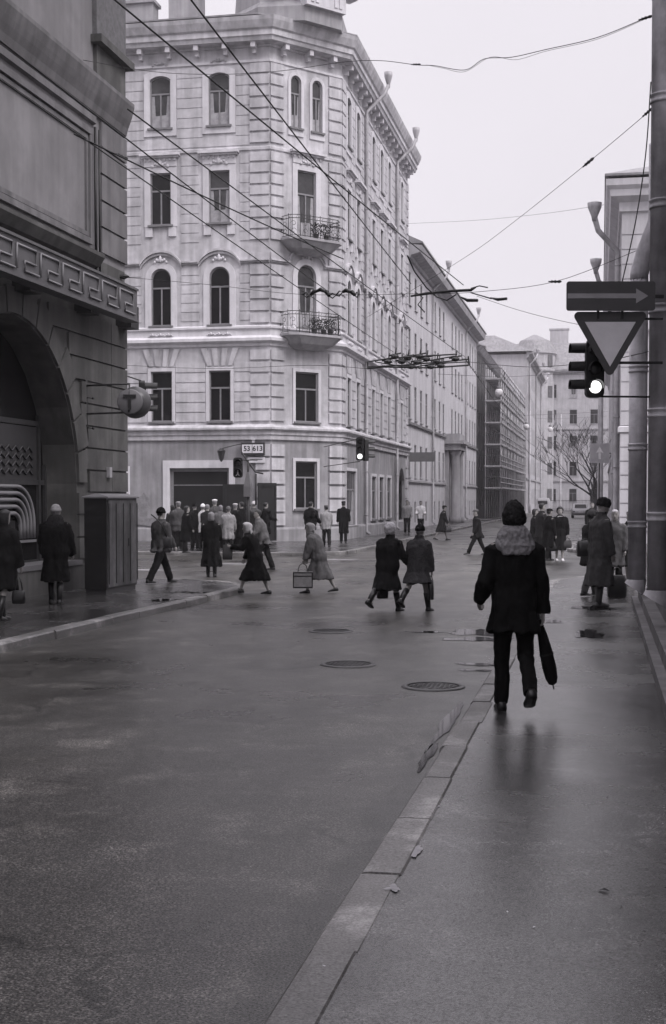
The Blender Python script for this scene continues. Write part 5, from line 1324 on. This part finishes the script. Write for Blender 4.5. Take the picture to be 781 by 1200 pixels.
    # ---- shoes / boots
    for hip, kn, an, q in J:
        s = MB(); lift = an.z-ank; pit = -min(R(50), max(0, lift*3.2)) if lift > .015 else 0
        F_ = Matrix.Translation(an) @ Matrix.Rotation(pit, 4, 'X')
        s.rings([[F_ @ Vector((x*wd*h, y*h, (-.045+zz)*h)) for x, zz in ((-1, 0), (1, 0), (1.0, tp*.5), (.6, tp), (-.6, tp), (-1.0, tp*.5))] for y, wd, tp in ((-.042, .018, .03), (-.03, .024, .048), (.0, .024, .052), (.03, .025, .036), (.07, .029, .026), (.098, .022, .018), (.108, .012, .012))])
        if boots: s.tube([an+Vector((0, 0, -.02*h)), an.lerp(kn, .3), an.lerp(kn, .75)], [.027*h, .033*h, .036*h], 12)
        sm_ = s.mesh('shoe'); link('boot' if boots else 'shoe', sm_, shoe, t, W)
    # ---- trousers
    if not bare_legs:
        g = MB()
        for hip, kn, an, q in J:
            g.tube([hip+Vector((0, 0, .03*h)), hip.lerp(kn, .5), kn, kn.lerp(an, .5), an+Vector((0, 0, -.012*h))], [.062*h*bulk*tb, .054*h*bulk*tb, .045*h*bulk*tb, .042*h*bulk*tb, .040*h*bulk*tb], 14)
        g.rings([ell(sp(f), .088*h, .066*h, 18) for f in (.47, .56)])
        link('trousers', remesh(g, vox, 'trousers', 3, .010, 16, seed=px), trousers, t, W)
    midy = (J[0][1].y+J[1][1].y)/2; spread = abs(J[0][1].y-J[1][1].y)/2
    def torso_rings(hemf, hw, hd_, n=26):
        rr = []
        hz = hemf*h
        n2 = 6
        for k in range(n2):
            f = k/n2; zz = hz+(pz-.02*h-hz)*f
            rr.append(ell((0, midy*(1-f)*.9, zz), (hw*(1-f)+.118*f)*h*w, ((hd_)*(1-f)+.088*f)*h+spread*(1-f)*.5, n, 0, 2.2))
        for f, rx, ry in ((.52, .118, .088), (.60, .110, .080), (.68, .118, .085), (.74, .121, .084), (.785, .110, .072), (.815, .080, .058), (.84, .052, .046), (.86, .048, .044)):
            rr.append(ell(sp(f, 0, 0), rx*h*w*bulk, ry*h*bulk, n, L_+R(hunch)*.5, 2.4))
        return rr
    if skirt:
        s = MB(); rr = torso_rings(skirt[1], skirt[2], skirt[2]*.85)[:8]; s.rings(rr); link('skirt', remesh(s, vox, 'skirt', 3, .006, 12, (pz, skirt[1]*h, .014), px), skirt[0], t, W)
    c = MB(); c.rings(torso_rings(hem, hemw, hemd))
    for (sh, el, wr, d2), sgn in zip(S_, (-1, 1)):
        d1 = (el-sh).normalized()
        c.tube([sh-Vector((sgn*.03*h, 0, .0))-d1*.005*h, sh+d1*.02*h, sh+d1*.09*h, el, el+d2*.06*h, wr+d2*.005*h], [.040*h*bulk, .050*h*bulk, .046*h*bulk, .042*h*bulk, .039*h*bulk, .034*h*bulk], 14)
    if collar: c.rings([ell(sp(f, 0, -.004*h), r*h, r*h*.95, 18, L_) for f, r in ((.83, .055), (.86, .050), (.882, .054))])
    link('coat', remesh(c, vox, 'coat', 2, .015*bulk, 11, (pz+.08*h, hem*h, .020), px), coat, t, W)
    if belt:
        q = MB(); q.rings([ell(sp(f), .118*h*w*bulk, .092*h*bulk, 24, L_) for f in (.588, .612)], None, False); part('belt', q, 'leather', t, W)
    # ---- hood / fur collar
    if hood:
        q = MB(); q.rings([ell(sp(f, 0, dy*h), rx*h, ry*h, 26, L_) for f, rx, ry, dy in ((.760, .060, .030, -.066), (.785, .086, .046, -.045), (.805, .100, .060, -.030), (.83, .088, .064, -.018), (.86, .080, .068, -.012), (.89, .060, .058, -.010), (.90, .050, .046, -.004))])
        link('fur_collar', remesh(q, vox*.8, 'fur_collar', 2, .012, 45, None, 3), hood, t, W)
    # ---- hair
    q = MB(); rows = None
    if hair == 'short': rows = [(.28, .30, -.14, -.42), (.40, .345, -.12, -.47), (.55, .36, -.06, -.51), (.70, .37, .05, -.53), (.80, .355, .41, -.50), (.90, .30, .36, -.42), (1.0, .18, .22, -.27), (1.04, .05, .06, -.08)]
    elif hair == 'curly': rows = [(.08, .34, -.20, -.46), (.25, .44, -.10, -.58), (.5, .50, .05, -.64), (.75, .50, .30, -.64), (.92, .43, .46, -.54), (1.08, .28, .32, -.36), (1.16, .06, .08, -.1)]
    elif hair == 'bob': rows = [(.0, .36, -.16, -.44), (.25, .40, -.08, -.53), (.5, .40, -.02, -.56), (.72, .40, .08, -.56), (.82, .38, .43, -.52), (.95, .28, .34, -.38), (1.06, .08, .1, -.12)]
    if rows:
        hl(q, rows, Hd, hh); link('hair', remesh(q, min(vox*.75, .013), 'hair', 1, .02*hh*(3.2 if hair == 'curly' else 1), 40 if hair == 'curly' else 25, None, 5), hairm, t, W)
    # ---- hats
    if hat:
        q = MB()
        if hat == 'knit': hl(q, [(.52, .40, .42, -.54), (.56, .43, .46, -.56), (.72, .43, .46, -.56), (.75, .40, .43, -.52), (.92, .35, .38, -.45), (1.06, .24, .26, -.30), (1.14, .06, .07, -.08)], Hd, hh)
        elif hat == 'beret': hl(q, [(.70, .36, .42, -.48), (.78, .40, .45, -.52), (.88, .46, .42, -.60), (.98, .42, .36, -.55), (1.05, .2, .16, -.3), (1.07, .04, .0, -.08)], Hd, hh)
        elif hat == 'scarf': hl(q, [(-.30, .34, .22, -.34), (-.12, .30, .30, -.30), (.02, .34, .38, -.38), (.12, .40, .20, -.50), (.35, .43, .16, -.58), (.6, .44, .18, -.61), (.76, .42, .34, -.58), (.86, .37, .46, -.50), (.98, .25, .30, -.36), (1.06, .06, .08, -.1)], Hd, hh); q.rings([[Hd @ Vector((x*hh, (yy+dy)*hh, z_*hh)) for x, dy in ((-w_, 0), (w_, 0), (w_, .1), (-w_, .1))] for z_, w_, yy in ((.3, .36, -.5), (-.1, .36, -.50), (-.5, .22, -.66), (-.8, .05, -.74))])
        elif hat == 'fur': hl(q, [(.50, .40, .30, -.52), (.58, .45, .46, -.57), (.75, .46, .48, -.58), (.92, .44, .46, -.56), (1.08, .38, .40, -.48), (1.18, .2, .2, -.25), (1.2, .04, .04, -.05)], Hd, hh)
        elif hat == 'ushanka':
            hl(q, [(.30, .32, -.10, -.44), (.42, .38, .02, -.50), (.60, .40, .42, -.53), (.78, .39, .44, -.52), (.98, .34, .36, -.44), (1.14, .24, .24, -.30), (1.24, .12, .12, -.15), (1.26, .03, .03, -.04)], Hd, hh)
            for s in (-1, 1): q.ball((0, 0, 0), .06*hh, .17*hh, .24*hh, 10, 8, Hd @ Matrix.Translation((s*.38*hh, -.05*hh, .60*hh)))
        elif hat == 'cap':
            hl(q, [(.72, .37, .42, -.50), (.80, .40, .46, -.53), (.94, .41, .46, -.52), (1.04, .28, .30, -.38), (1.08, .05, .05, -.1)], Hd, hh); hl(q, [(.70, .26, .66, .3), (.73, .27, .68, .3), (.76, .26, .62, .3)], Hd, hh)
        elif hat == 'brim':
            hl(q, [(.70, .50, .58, -.64), (.73, .52, .60, -.66), (.76, .38, .44, -.52), (.95, .36, .41, -.48), (1.08, .28, .32, -.38), (1.12, .05, .06, -.07)], Hd, hh)
        furry = hat in ('fur', 'ushanka')
        link('headscarf' if hat == 'scarf' else 'hat', remesh(q, min(vox*.7, .012), 'hat', 1, .02*hh*(2.2 if furry else 1), 40 if furry else 18, None, 9), hatm, t, W)
        if hat == 'scarf': k_ = MB(); k_.ball(Hd @ Vector((0, .36*hh, -.10*hh)), .09*hh, .06*hh, .07*hh, 8, 6); k_.tube([Hd @ Vector((0, .36*hh, -.12*hh)), Hd @ Vector((.08*hh, .42*hh, -.45*hh))], [.05*hh, .09*hh], 6); part('scarf_knot', k_, hatm, t, W)
    return t, hands, W
def bag(name, label, cat, at, w, hgt, d, m, ang, handle=.2, puff=.2, group=None, tilt=0):
    t = thing(name, label, cat, (at.x, at.y, at.z-handle-hgt), ang, group); W = WM[t]
    a = MB(); rg = []
    for f, s, s2 in ((0, .86, .7), (.04, .97, .95), (.4, 1.0+puff*.15, 1.0+puff), (.8, .97, .8), (.97, .88, .45), (1.0, .84, .35)):
        rg.append(ell((0, 0, f*hgt), w/2*s, d/2*s2, 20, 0, 4))
    a.rings(rg); part('bag_body', a, m, t, W)
    hd = MB()
    for y in (-d*.14, d*.14): hd.tube([(-w*.28, y, hgt*.97), (-w*.2, y, hgt+handle*.6), (-w*.06, y*.3, hgt+handle), (w*.06, y*.3, hgt+handle), (w*.2, y, hgt+handle*.6), (w*.28, y, hgt*.97)], .008, 6)
    part('handle', hd, 'leather' if m != 'cloth_pale' else 'cloth_soot', t, W)
    return t
YA = YAW
# near man
t, hd, W = person(602, 834, .12, 1.76, 0, 'man in black jacket with furry collar and dark hat walking away holding a folded umbrella', coat='cloth_black', hem=.395, hemw=.138, hemd=.10, legs=((9, 3), (-9, 42)), arms=((-12, 62, 17), (0, 6, 13)),
    lean=2, hat='ushanka', hatm='fur_dark', hair=None, trousers='cloth_black', bulk=1.02, tb=.86, vox=.0095, hood='fur', handfine=True, collar=True, width=.90)
u = thing('umbrella', 'folded dark umbrella hanging from the right hand of the man in the black jacket', 'umbrella', tuple(hd[1]), YA)
Wu = WM[u] @ Matrix.Rotation(R(-13), 4, 'Y') @ Matrix.Rotation(R(6), 4, 'X')
a = MB(); a.rings([[(r*math.cos(2*PI*k/16)*(1+.06*(k % 2)), r*math.sin(2*PI*k/16)*(1+.06*(k % 2))*.75, z) for k in range(16)] for r, z in ((.018, .03), (.026, -.02), (.040, -.10), (.055, -.25), (.060, -.40), (.052, -.50), (.036, -.545), (.012, -.56))]); part('canopy', a, 'cloth_black', u, Wu)
a = MB(); a.tube([(0, 0, .11), (0, 0, .03)], [.013, .013], 8); a.tube([(0, 0, -.555), (0, 0, -.60)], .006, 6); part('handle', a, 'leather', u, Wu)
a = MB(); a.rings([[(r*math.cos(2*PI*k/16), r*math.sin(2*PI*k/16)*.78, z) for k in range(16)] for r, z in ((.060, -.27), (.062, -.29))], None, False); part('strap', a, 'cloth_soot', u, Wu)
# the pair of women
t, hd, W = person(454, 717, 0, 1.56, -32, 'stout elderly woman with curly white hair in dark coat, linked arm in arm', coat='cloth_dark', hem=.25, hemw=.145, hemd=.13, legs=((-30, 22), (22, 4)), arms=((4, 8, 8), (16, 40, 14)), lean=5, hunch=8, hair='curly', hairm='hair_white', bare_legs=True, trousers='cloth_soot', bulk=1.12, boots=True, vox=.015, collar=True)
bag('shopping_bag', 'dark soft shopping bag carried low by the white haired woman', 'bag', hd[0], .20, .36, .12, 'leather', YA+.4, .06)
t, hd, W = person(490, 717, 0, 1.53, -30, 'elderly woman in dark tweed coat and knitted cap, right one of the linked pair', coat='cloth_tweed', hem=.33, hemw=.155, hemd=.125, legs=((-32, 22), (22, 4)), arms=((16, 34, 14), (4, 8, 8)), lean=4, hunch=5, hat='knit', hatm='cloth_black', hair='short', hairm='hair_grey', bare_legs=True, bulk=1.1, vox=.015, boots=True, shoe='leather', collar=True)
bag('handbag', 'flat dark handbag held by the woman in the knitted cap', 'bag', hd[1], .10, .34, .26, 'leather', YA, .07)
# woman with pale bag
t, hd, W = person(374, 695, 0, 1.50, 82, 'bent old woman in long grey coat and headscarf walking left with a striped bag', coat='cloth_grey', hem=.20, hemw=.155, hemd=.16, legs=((22, 6), (-24, 6)), arms=((14, 4, 4), (14, 4, 4)), lean=10, hunch=14, hat='scarf', hatm='cloth_light', hair=None, bare_legs=True, bulk=1.24, vox=.015)
h_ = hd[0]; t = thing('striped_bag', 'pale striped shopping bag carried by the old woman in the grey coat', 'bag', (h_.x, h_.y-.10, h_.z-.50), YA); Wb = WM[t]
a = MB(); a.box(-.20, .20, -.07, .07, 0, .34); part('bag_body', a, 'cloth_light', t, Wb)
a = MB()
for x in (-.202, .182): a.box(x, x+.022, -.074, -.0705, .01, .33)
for z_ in (.01, .24, .31): a.box(-.178, .180, -.074, -.0705, z_, z_+.02)
part('stripe', a, 'cloth_soot', t, Wb)
a = MB()
for y_ in (-.03, .03): a.tube([(-.1, y_, .34), (-.07, y_, .46), (0, y_*.3, .52), (.07, y_, .46), (.1, y_, .34)], .008, 6)
part('handle', a, 'leather', t, Wb)
# striding woman with headscarf
t, hd, W = person(300, 696, 0, 1.52, 80, 'woman in a long black coat and light headscarf striding left onto the kerb', coat='cloth_black', hem=.19, hemw=.15, hemd=.17, legs=((30, 12), (-18, 4)), arms=((25, 75, 8), (10, 14, 6)), lean=12, hunch=10, hat='scarf', hatm='cloth_pale', hair=None, bare_legs=True, bulk=1.1, vox=.015)
bag('paper_bag', 'pale crumpled bag hugged in front of the striding headscarf woman', 'bag', hd[0]+Vector((0, 0, .05)), .2, .30, .12, 'cloth_mid', YA, .03)
person(309, 668, 0, 1.68, 95, 'dark haired man in pale grey jacket stepping down from the pavement by the queue', coat='cloth_grey', hem=.42, hemw=.12, hemd=.11, legs=((20, 6), (-16, 5)), arms=((20, 30, 8), (-8, 20, 8)), lean=10, hunch=6, hair='short', bulk=1.12, trousers='cloth_dark')
# left pavement
t, hd, W = person(188, 683, .12, 1.70, -42, 'man in grey work jacket and dark cap striding away with a shoulder bag', coat='cloth_mid', hem=.40, hemw=.115, hemd=.095, legs=((30, 6), (-24, 10)), arms=((6, 35, 14), (8, 25, 12)), lean=3, hat='knit', hatm='cloth_black', trousers='cloth_dark', bulk=1.08, vox=.015)
bp = W @ Vector((.21, .02, .78)); t = thing('shoulder_bag', 'small dark bag slung at the hip of the man in the work jacket', 'bag', tuple(bp), YA); Wb = WM[t]
a = MB(); a.rings([ell((0, 0, z_), .11, r, 16, 0, 4) for z_, r in ((0, .03), (.02, .06), (.2, .065), (.26, .04))]); part('bag_body', a, 'leather_brown', t, Wb)
a = MB(); a.tube([(.0, -.05, .22), (-.10, -.12, .48), (-.22, -.135, .62), (-.33, -.05, .70)], .014, 6); part('strap', a, 'leather', t, Wb)
person(248, 676, 0, 1.60, 4, 'woman in a long flared black coat standing with her back turned near the queue', coat='cloth_black', hem=.17, hemw=.165, hemd=.14, legs=((3, 1), (-4, 2)), arms=((16, 50, 8), (16, 50, 8)), lean=2, hair='bob', hairm='hair_grey', hat=None, bare_legs=True, boots=True, bulk=1.1)
person(66, 708, .12, 1.70, -4, 'woman in pale knitted hat and bulky black coat on the left pavement', coat='cloth_black', hem=.24, hemw=.145, hemd=.13, legs=((4, 2), (-6, 3)), arms=((8, 30, 14), (8, 20, 12)), lean=2, hat='knit', hatm='cloth_light', hair='short', hairm='hair_grey', bare_legs=True, boots=True, bulk=1.26, hood='fur_dark', vox=.014)
t, hd, W = person(4, 727, .12, 1.66, -25, 'person in dark coat cut off by the left edge of the view', coat='cloth_dark', hem=.28, hemw=.14, hemd=.12, legs=((8, 2), (-12, 6)), arms=((4, 10, 8), (6, 12, 8)), lean=5, hair='bob', hairm='hair_dark', boots=True, bare_legs=True, bulk=1.1)
bag('handbag', 'black handbag carried at the left edge of the view', 'bag', pY(22, 676, W.translation.y-.1), .20, .20, .1, 'leather', YA, .20)
# pavement of the corner building
Q = 'people queueing at the shop door'
person(410, 637, .12, 1.70, 0, 'man in long black coat and cap standing alone before the tall pale window', coat='cloth_black', hem=.24, hemw=.115, hemd=.1, legs=((2, 1), (-2, 1)), arms=((8, 30, 10), (8, 40, 10)), hat='cap', hatm='cloth_black', pos=Vector((-10.35, 55.0, .12)), vox=.02)
person(364, 641, .12, 1.70, -30, 'person in black padded jacket leaning by the notices in the corner window', coat='cloth_black', hem=.40, hemw=.12, hemd=.11, legs=((3, 1), (-3, 1)), arms=((10, 30, 14), (10, 40, 14)), bulk=1.2, trousers='cloth_mid', hair='short', pos=gr(364, 642, .12), vox=.02)
person(383, 641, .12, 1.58, 10, 'old person in pale jacket standing right of the notices window', coat='cloth_light', hem=.42, hemw=.11, hemd=.10, legs=((12, 3), (-10, 4)), arms=((8, 20, 6), (8, 30, 6)), hunch=10, hat='cap', hatm='cloth_grey', vox=.02, pos=gr(383, 641, .12))
qs = [(210, 'cloth_mid', 'cap', 'cloth_light', 645, 1.72, 20, 'leftmost queueing man, in grey jacket and pale cap, by the shop frame'),
      (218, 'cloth_black', None, 'hair_dark', 648, 1.60, -40, 'dark coated woman second from the left end of the queue'),
      (229, 'cloth_black', 'knit', 'cloth_black', 645, 1.70, 0, 'tall black figure in the queue left of the white paper'),
      (238, 'cloth_pale', 'knit', 'cloth_white', 645, 1.62, 10, 'queueing person in pale top and small white cap'),
      (252, 'cloth_mid', 'beret', 'cloth_white', 641, 1.78, 0, 'tall queueing person wearing a bright white round hat'),
      (243, 'cloth_soot', None, 'hair_grey', 646, 1.66, -20, 'queueing person in dark jacket behind the woman in the flared coat'),
      (259, 'cloth_grey', None, 'hair_grey', 644, 1.62, 15, 'grey jacketed person in the middle of the queue'),
      (268, 'cloth_light', 'knit', 'cloth_grey', 648, 1.55, 0, 'queueing person in a light hooded jacket seen from behind'),
      (276, 'cloth_dark', 'beret', 'cloth_pale', 644, 1.66, 0, 'dark coated queueing woman with a pale beret'),
      (284, 'cloth_black', None, 'hair_dark', 645, 1.70, 30, 'black coated person right of the pale beret in the queue'),
      (291, 'cloth_dark', 'cap', 'cloth_soot', 645, 1.66, -20, 'dark figure near the right end of the queue in a soft cap'),
      (298, 'cloth_mid', 'knit', 'cloth_pale', 641, 1.74, 40, 'person with pale knitted hat at the right end of the queue'),
      (311, 'cloth_black', None, 'hair_dark', 641, 1.72, -60, 'dark figure standing against the second open door leaf'),
      (203, 'cloth_soot', None, 'hair_dark', 644, 1.64, 50, 'dark person partly hidden behind the leftmost man of the queue')]
rq = random.Random(5)
for (x, c, hat, hm, fy, h, fa, lb) in qs:
    fa += rq.uniform(-35, 35)
    person(x, fy, .12, h*rq.uniform(.96, 1.0), fa, lb, coat=c, hem=rq.choice([.25, .30, .40]), hemw=.125, hemd=.11, legs=((rq.uniform(0, 6), 2), (rq.uniform(-6, 0), 2)), arms=((rq.uniform(0, 20), rq.uniform(10, 60), 8), (rq.uniform(0, 20), rq.uniform(10, 60), 8)),
           lean=rq.uniform(0, 5), hat=hat, hatm=hm if hat else 'cloth_dark', hair='short' if not (hat is None and h < 1.65) else 'bob', hairm=hm if hat is None else 'hair_grey', bulk=rq.uniform(1.05, 1.18), group=Q, vox=.021)
# farther figures
person(465, 622, .12, 1.74, 178, 'bare headed man in pale shirt and dark trousers walking toward the camera by the gateway', coat='cloth_light', hem=.47, hemw=.105, hemd=.085, legs=((10, 3), (-10, 6)), arms=((8, 30, 8), (-8, 14, 8)), vox=.021, pos=Vector((-9.9, 70.5, .12)))
t, hd, W = person(478, 622, .12, 1.70, 172, 'person in white top holding a white parcel beside the man in the pale shirt', coat='cloth_white', hem=.45, hemw=.11, hemd=.09, legs=((10, 3), (-8, 6)), arms=((16, 60, 8), (16, 60, 8)), vox=.021, pos=Vector((-9.25, 71.0, .12)))
t, hd, W = person(518, 633, 0, 1.66, -80, 'person in dark coat and cap walking right with a light bag by the far kerb', coat='cloth_soot', hem=.24, hemw=.13, hemd=.13, legs=((22, 4), (-24, 6)), arms=((6, 10, 6), (10, 16, 6)), hat='cap', hatm='cloth_soot', hunch=8, lean=6, bare_legs=True, vox=.021)
bag('handbag', 'small bag hanging from the hand of the person walking right by the far kerb', 'bag', hd[1], .26, .24, .12, 'leather_brown', YA, .08)
person(560, 650, 0, 1.62, 100, 'man in dark jacket striding left across the street just left of the large man', coat='cloth_dark', hem=.36, hemw=.12, hemd=.11, legs=((30, 4), (-20, 8)), arms=((10, 20, 6), (0, 10, 6)), lean=6, hat='cap', hatm='cloth_grey', vox=.02)
person(634, 655, 0, 1.80, -70, 'tall man in dark jacket walking right behind the large man', coat='cloth_soot', hem=.38, hemw=.12, hemd=.10, legs=((12, 3), (-14, 6)), arms=((6, 20, 8), (0, 10, 8)), lean=3, hair='short', vox=.02)
person(643, 655, 0, 1.62, -60, 'short dark figure in cap just right of the tall man', coat='cloth_black', hem=.26, hemw=.125, hemd=.11, legs=((10, 3), (-10, 6)), hat='cap', hatm='cloth_black', vox=.02, pos=gr(643, 657, 0))
person(626, 652, 0, 1.60, -90, 'dark haired person mostly hidden behind the shoulder of the large man', coat='cloth_dark', hem=.3, legs=((10, 3), (-10, 6)), hair='bob', bare_legs=True, vox=.021)
t, hd, W = person(656, 657, 0, 1.66, 176, 'woman in dark jacket and long skirt carrying two bags toward the camera', coat='cloth_black', hem=.47, hemw=.115, hemd=.09, skirt=('cloth_dark', .20, .125), legs=((5, 1), (-5, 3)), arms=((2, 6, 12), (2, 6, 12)), hair='curly', hairm='hair_dark', hat=None, bare_legs=True, shoe='cloth_white', bulk=1.05, vox=.018)
bag('handbag', 'black bag in front of the skirted woman on her picture left side', 'bag', hd[1], .30, .30, .16, 'leather', YA, .12)
bag('shopping_bag', 'grey shopping bag held by the skirted woman on her picture right side', 'bag', hd[0], .28, .24, .14, 'cloth_mid', YA, .08)
b_ = MB(); b_.plate([(-.04, 1.02), (.04, 1.02), (.075, 1.40), (-.075, 1.40)], .104, .112); part('blouse', b_, 'cloth_white', t, W)
# right pavement group
person(703, 711, .12, 1.80, -72, 'tall person in long grey greatcoat and fur hat looking up on the right pavement', coat='cloth_mid', hem=.20, hemw=.135, hemd=.125, legs=((3, 1), (-4, 2)), arms=((-6, 30, 6), (4, 12, 6)), lean=2, hat='fur', hatm='fur_dark', hair=None, headpitch=14, bare_legs=True, trousers='cloth_mid', boots=True, shoe='leather_brown', bulk=1.1, vox=.013, belt=False, collar=True)
t, hd, W = person(692, 698, .12, 1.62, -60, 'person in dark trousers hidden behind the greatcoat, carrying a round black bag', coat='cloth_soot', hem=.36, hemw=.12, hemd=.11, legs=((16, 4), (-14, 6)), arms=((8, 10, 8), (4, 20, 8)), hat='knit', hatm='cloth_mid', trousers='cloth_mid', vox=.018)
bg = pY(687, 632, 25.6); bag('round_bag', 'round black bag in front of the person behind the greatcoat', 'bag', bg+Vector((0, 0, .0)), .34, .30, .2, 'leather', YA, .02)
person(719, 698, .12, 1.60, 165, 'white haired person half hidden between the greatcoat and the drainpipe', coat='cloth_grey', hem=.3, hemw=.12, hemd=.11, legs=((6, 2), (-6, 2)), hair='short', hairm='hair_white', trousers='cloth_dark', vox=.018, pos=Vector((.28, 28.0, .12)))
person(728, 690, .12, 1.56, 150, 'dark coated person standing closest to the bent drainpipe', coat='cloth_soot', hem=.25, hemw=.12, hemd=.11, legs=((6, 2), (-6, 2)), hair='bob', hairm='hair_grey', bare_legs=True, vox=.02, pos=Vector((.62, 29.8, .12)))
bg = gr(735, 694, .12); bag('large_bag', 'large black bag standing on the pavement beside the bent drainpipe', 'bag', Vector((.30, 25.6, .68)), .34, .42, .22, 'leather', YA, .14)
person(694, 612, .12, 1.68, 170, 'distant person on the far right pavement behind the greatcoat figure', coat='cloth_dark', hem=.3, legs=((6, 2), (-6, 2)), hair='short', vox=.024, pos=Vector((pY(694, 600, 54).x, 54, .12)))

# ------------------------------------------------------------------ haze, camera, light, world
hz = MB(); hz.box(-75, 65, -32, 300, -1.0, 36)
hm = bpy.data.materials.new('haze'); hm.use_nodes = True; nt = hm.node_tree
for n in list(nt.nodes):
    if n.type != 'OUTPUT_MATERIAL': nt.nodes.remove(n)
pv = nt.nodes.new('ShaderNodeVolumePrincipled'); pv.inputs['Color'].default_value = (.96, .93, .97, 1); pv.inputs['Density'].default_value = HAZE_D; pv.inputs['Anisotropy'].default_value = .2
nt.links.new(pv.outputs[0], nt.nodes['Material Output'].inputs['Volume'])
ho = part('haze', hz, hm); ho['kind'] = 'stuff'

cam = bpy.data.cameras.new('camera'); co = bpy.data.objects.new('camera', cam); col.objects.link(co); scene.camera = co
co.location = CAM; co.rotation_euler = (PI/2-TILT, 0, YAW)
cam.sensor_fit = 'VERTICAL'; cam.sensor_height = 36; cam.lens = 36*FPX/1200; cam.shift_y = SYP/1200; cam.clip_end = 4000; cam.clip_start = .1
w = bpy.data.worlds.new('World'); scene.world = w; w.use_nodes = True; nt = w.node_tree; N = nt.nodes; L = nt.links
bg = N['Background']
sky = N.new('ShaderNodeTexSky'); sky.sky_type = 'NISHITA'; sky.sun_disc = False; sky.sun_elevation = R(48); sky.sun_rotation = R(SUN_AZ); sky.dust_density = 4; sky.air_density = 1.5
hs = N.new('ShaderNodeHueSaturation'); hs.inputs['Saturation'].default_value = .0; L.new(sky.outputs[0], hs.inputs['Color'])
tc = N.new('ShaderNodeTexCoord'); sx = N.new('ShaderNodeSeparateXYZ'); L.new(tc.outputs['Generated'], sx.inputs[0])
nz = N.new('ShaderNodeTexNoise'); nz.inputs['Scale'].default_value = 2.2; nz.inputs['Detail'].default_value = 3; L.new(tc.outputs['Generated'], nz.inputs['Vector'])
mr = N.new('ShaderNodeMapRange'); mr.inputs[1].default_value = .34; mr.inputs[2].default_value = .95; mr.inputs[3].default_value = SKY_H; mr.inputs[4].default_value = SKY_Z; L.new(sx.outputs['Z'], mr.inputs[0])
m3 = N.new('ShaderNodeMapRange'); m3.inputs[1].default_value = .3; m3.inputs[2].default_value = .7; m3.inputs[3].default_value = .95; m3.inputs[4].default_value = 1.04; L.new(nz.outputs['Fac'], m3.inputs[0])
mm = N.new('ShaderNodeMath'); mm.operation = 'MULTIPLY'; L.new(mr.outputs[0], mm.inputs[0]); L.new(m3.outputs[0], mm.inputs[1])
cloud = N.new('ShaderNodeVectorMath'); cloud.operation = 'SCALE'; cloud.inputs[0].default_value = (1.0, .955, 1.03); L.new(mm.outputs[0], cloud.inputs['Scale'])
mx = N.new('ShaderNodeMix'); mx.data_type = 'RGBA'; mx.inputs[0].default_value = .93; L.new(hs.outputs[0], mx.inputs[6]); L.new(cloud.outputs[0], mx.inputs[7])
L.new(mx.outputs[2], bg.inputs['Color']); bg.inputs['Strength'].default_value = .1
sl = bpy.data.lights.new('sun', 'SUN'); so = bpy.data.objects.new('sun', sl); col.objects.link(so); sl.energy = SUN_E; sl.angle = R(25); sl.color = (1, .97, .98)
az = R(SUN_AZ)       # direction toward the sun: azimuth measured clockwise from +Y
so.rotation_euler = Vector((math.sin(az)*math.cos(R(48)), math.cos(az)*math.cos(R(48)), math.sin(R(48)))).to_track_quat('Z', 'Y').to_euler()
so.location = (0, 0, 60)
scene.view_settings.view_transform = 'Standard'; scene.view_settings.look = 'None'; scene.view_settings.exposure = EXPO; scene.view_settings.gamma = 1
scene.render.engine = 'CYCLES'; scene.cycles.volume_bounces = 1; scene.cycles.max_bounces = 6
try: scene.cycles.use_denoising = True
except Exception: pass
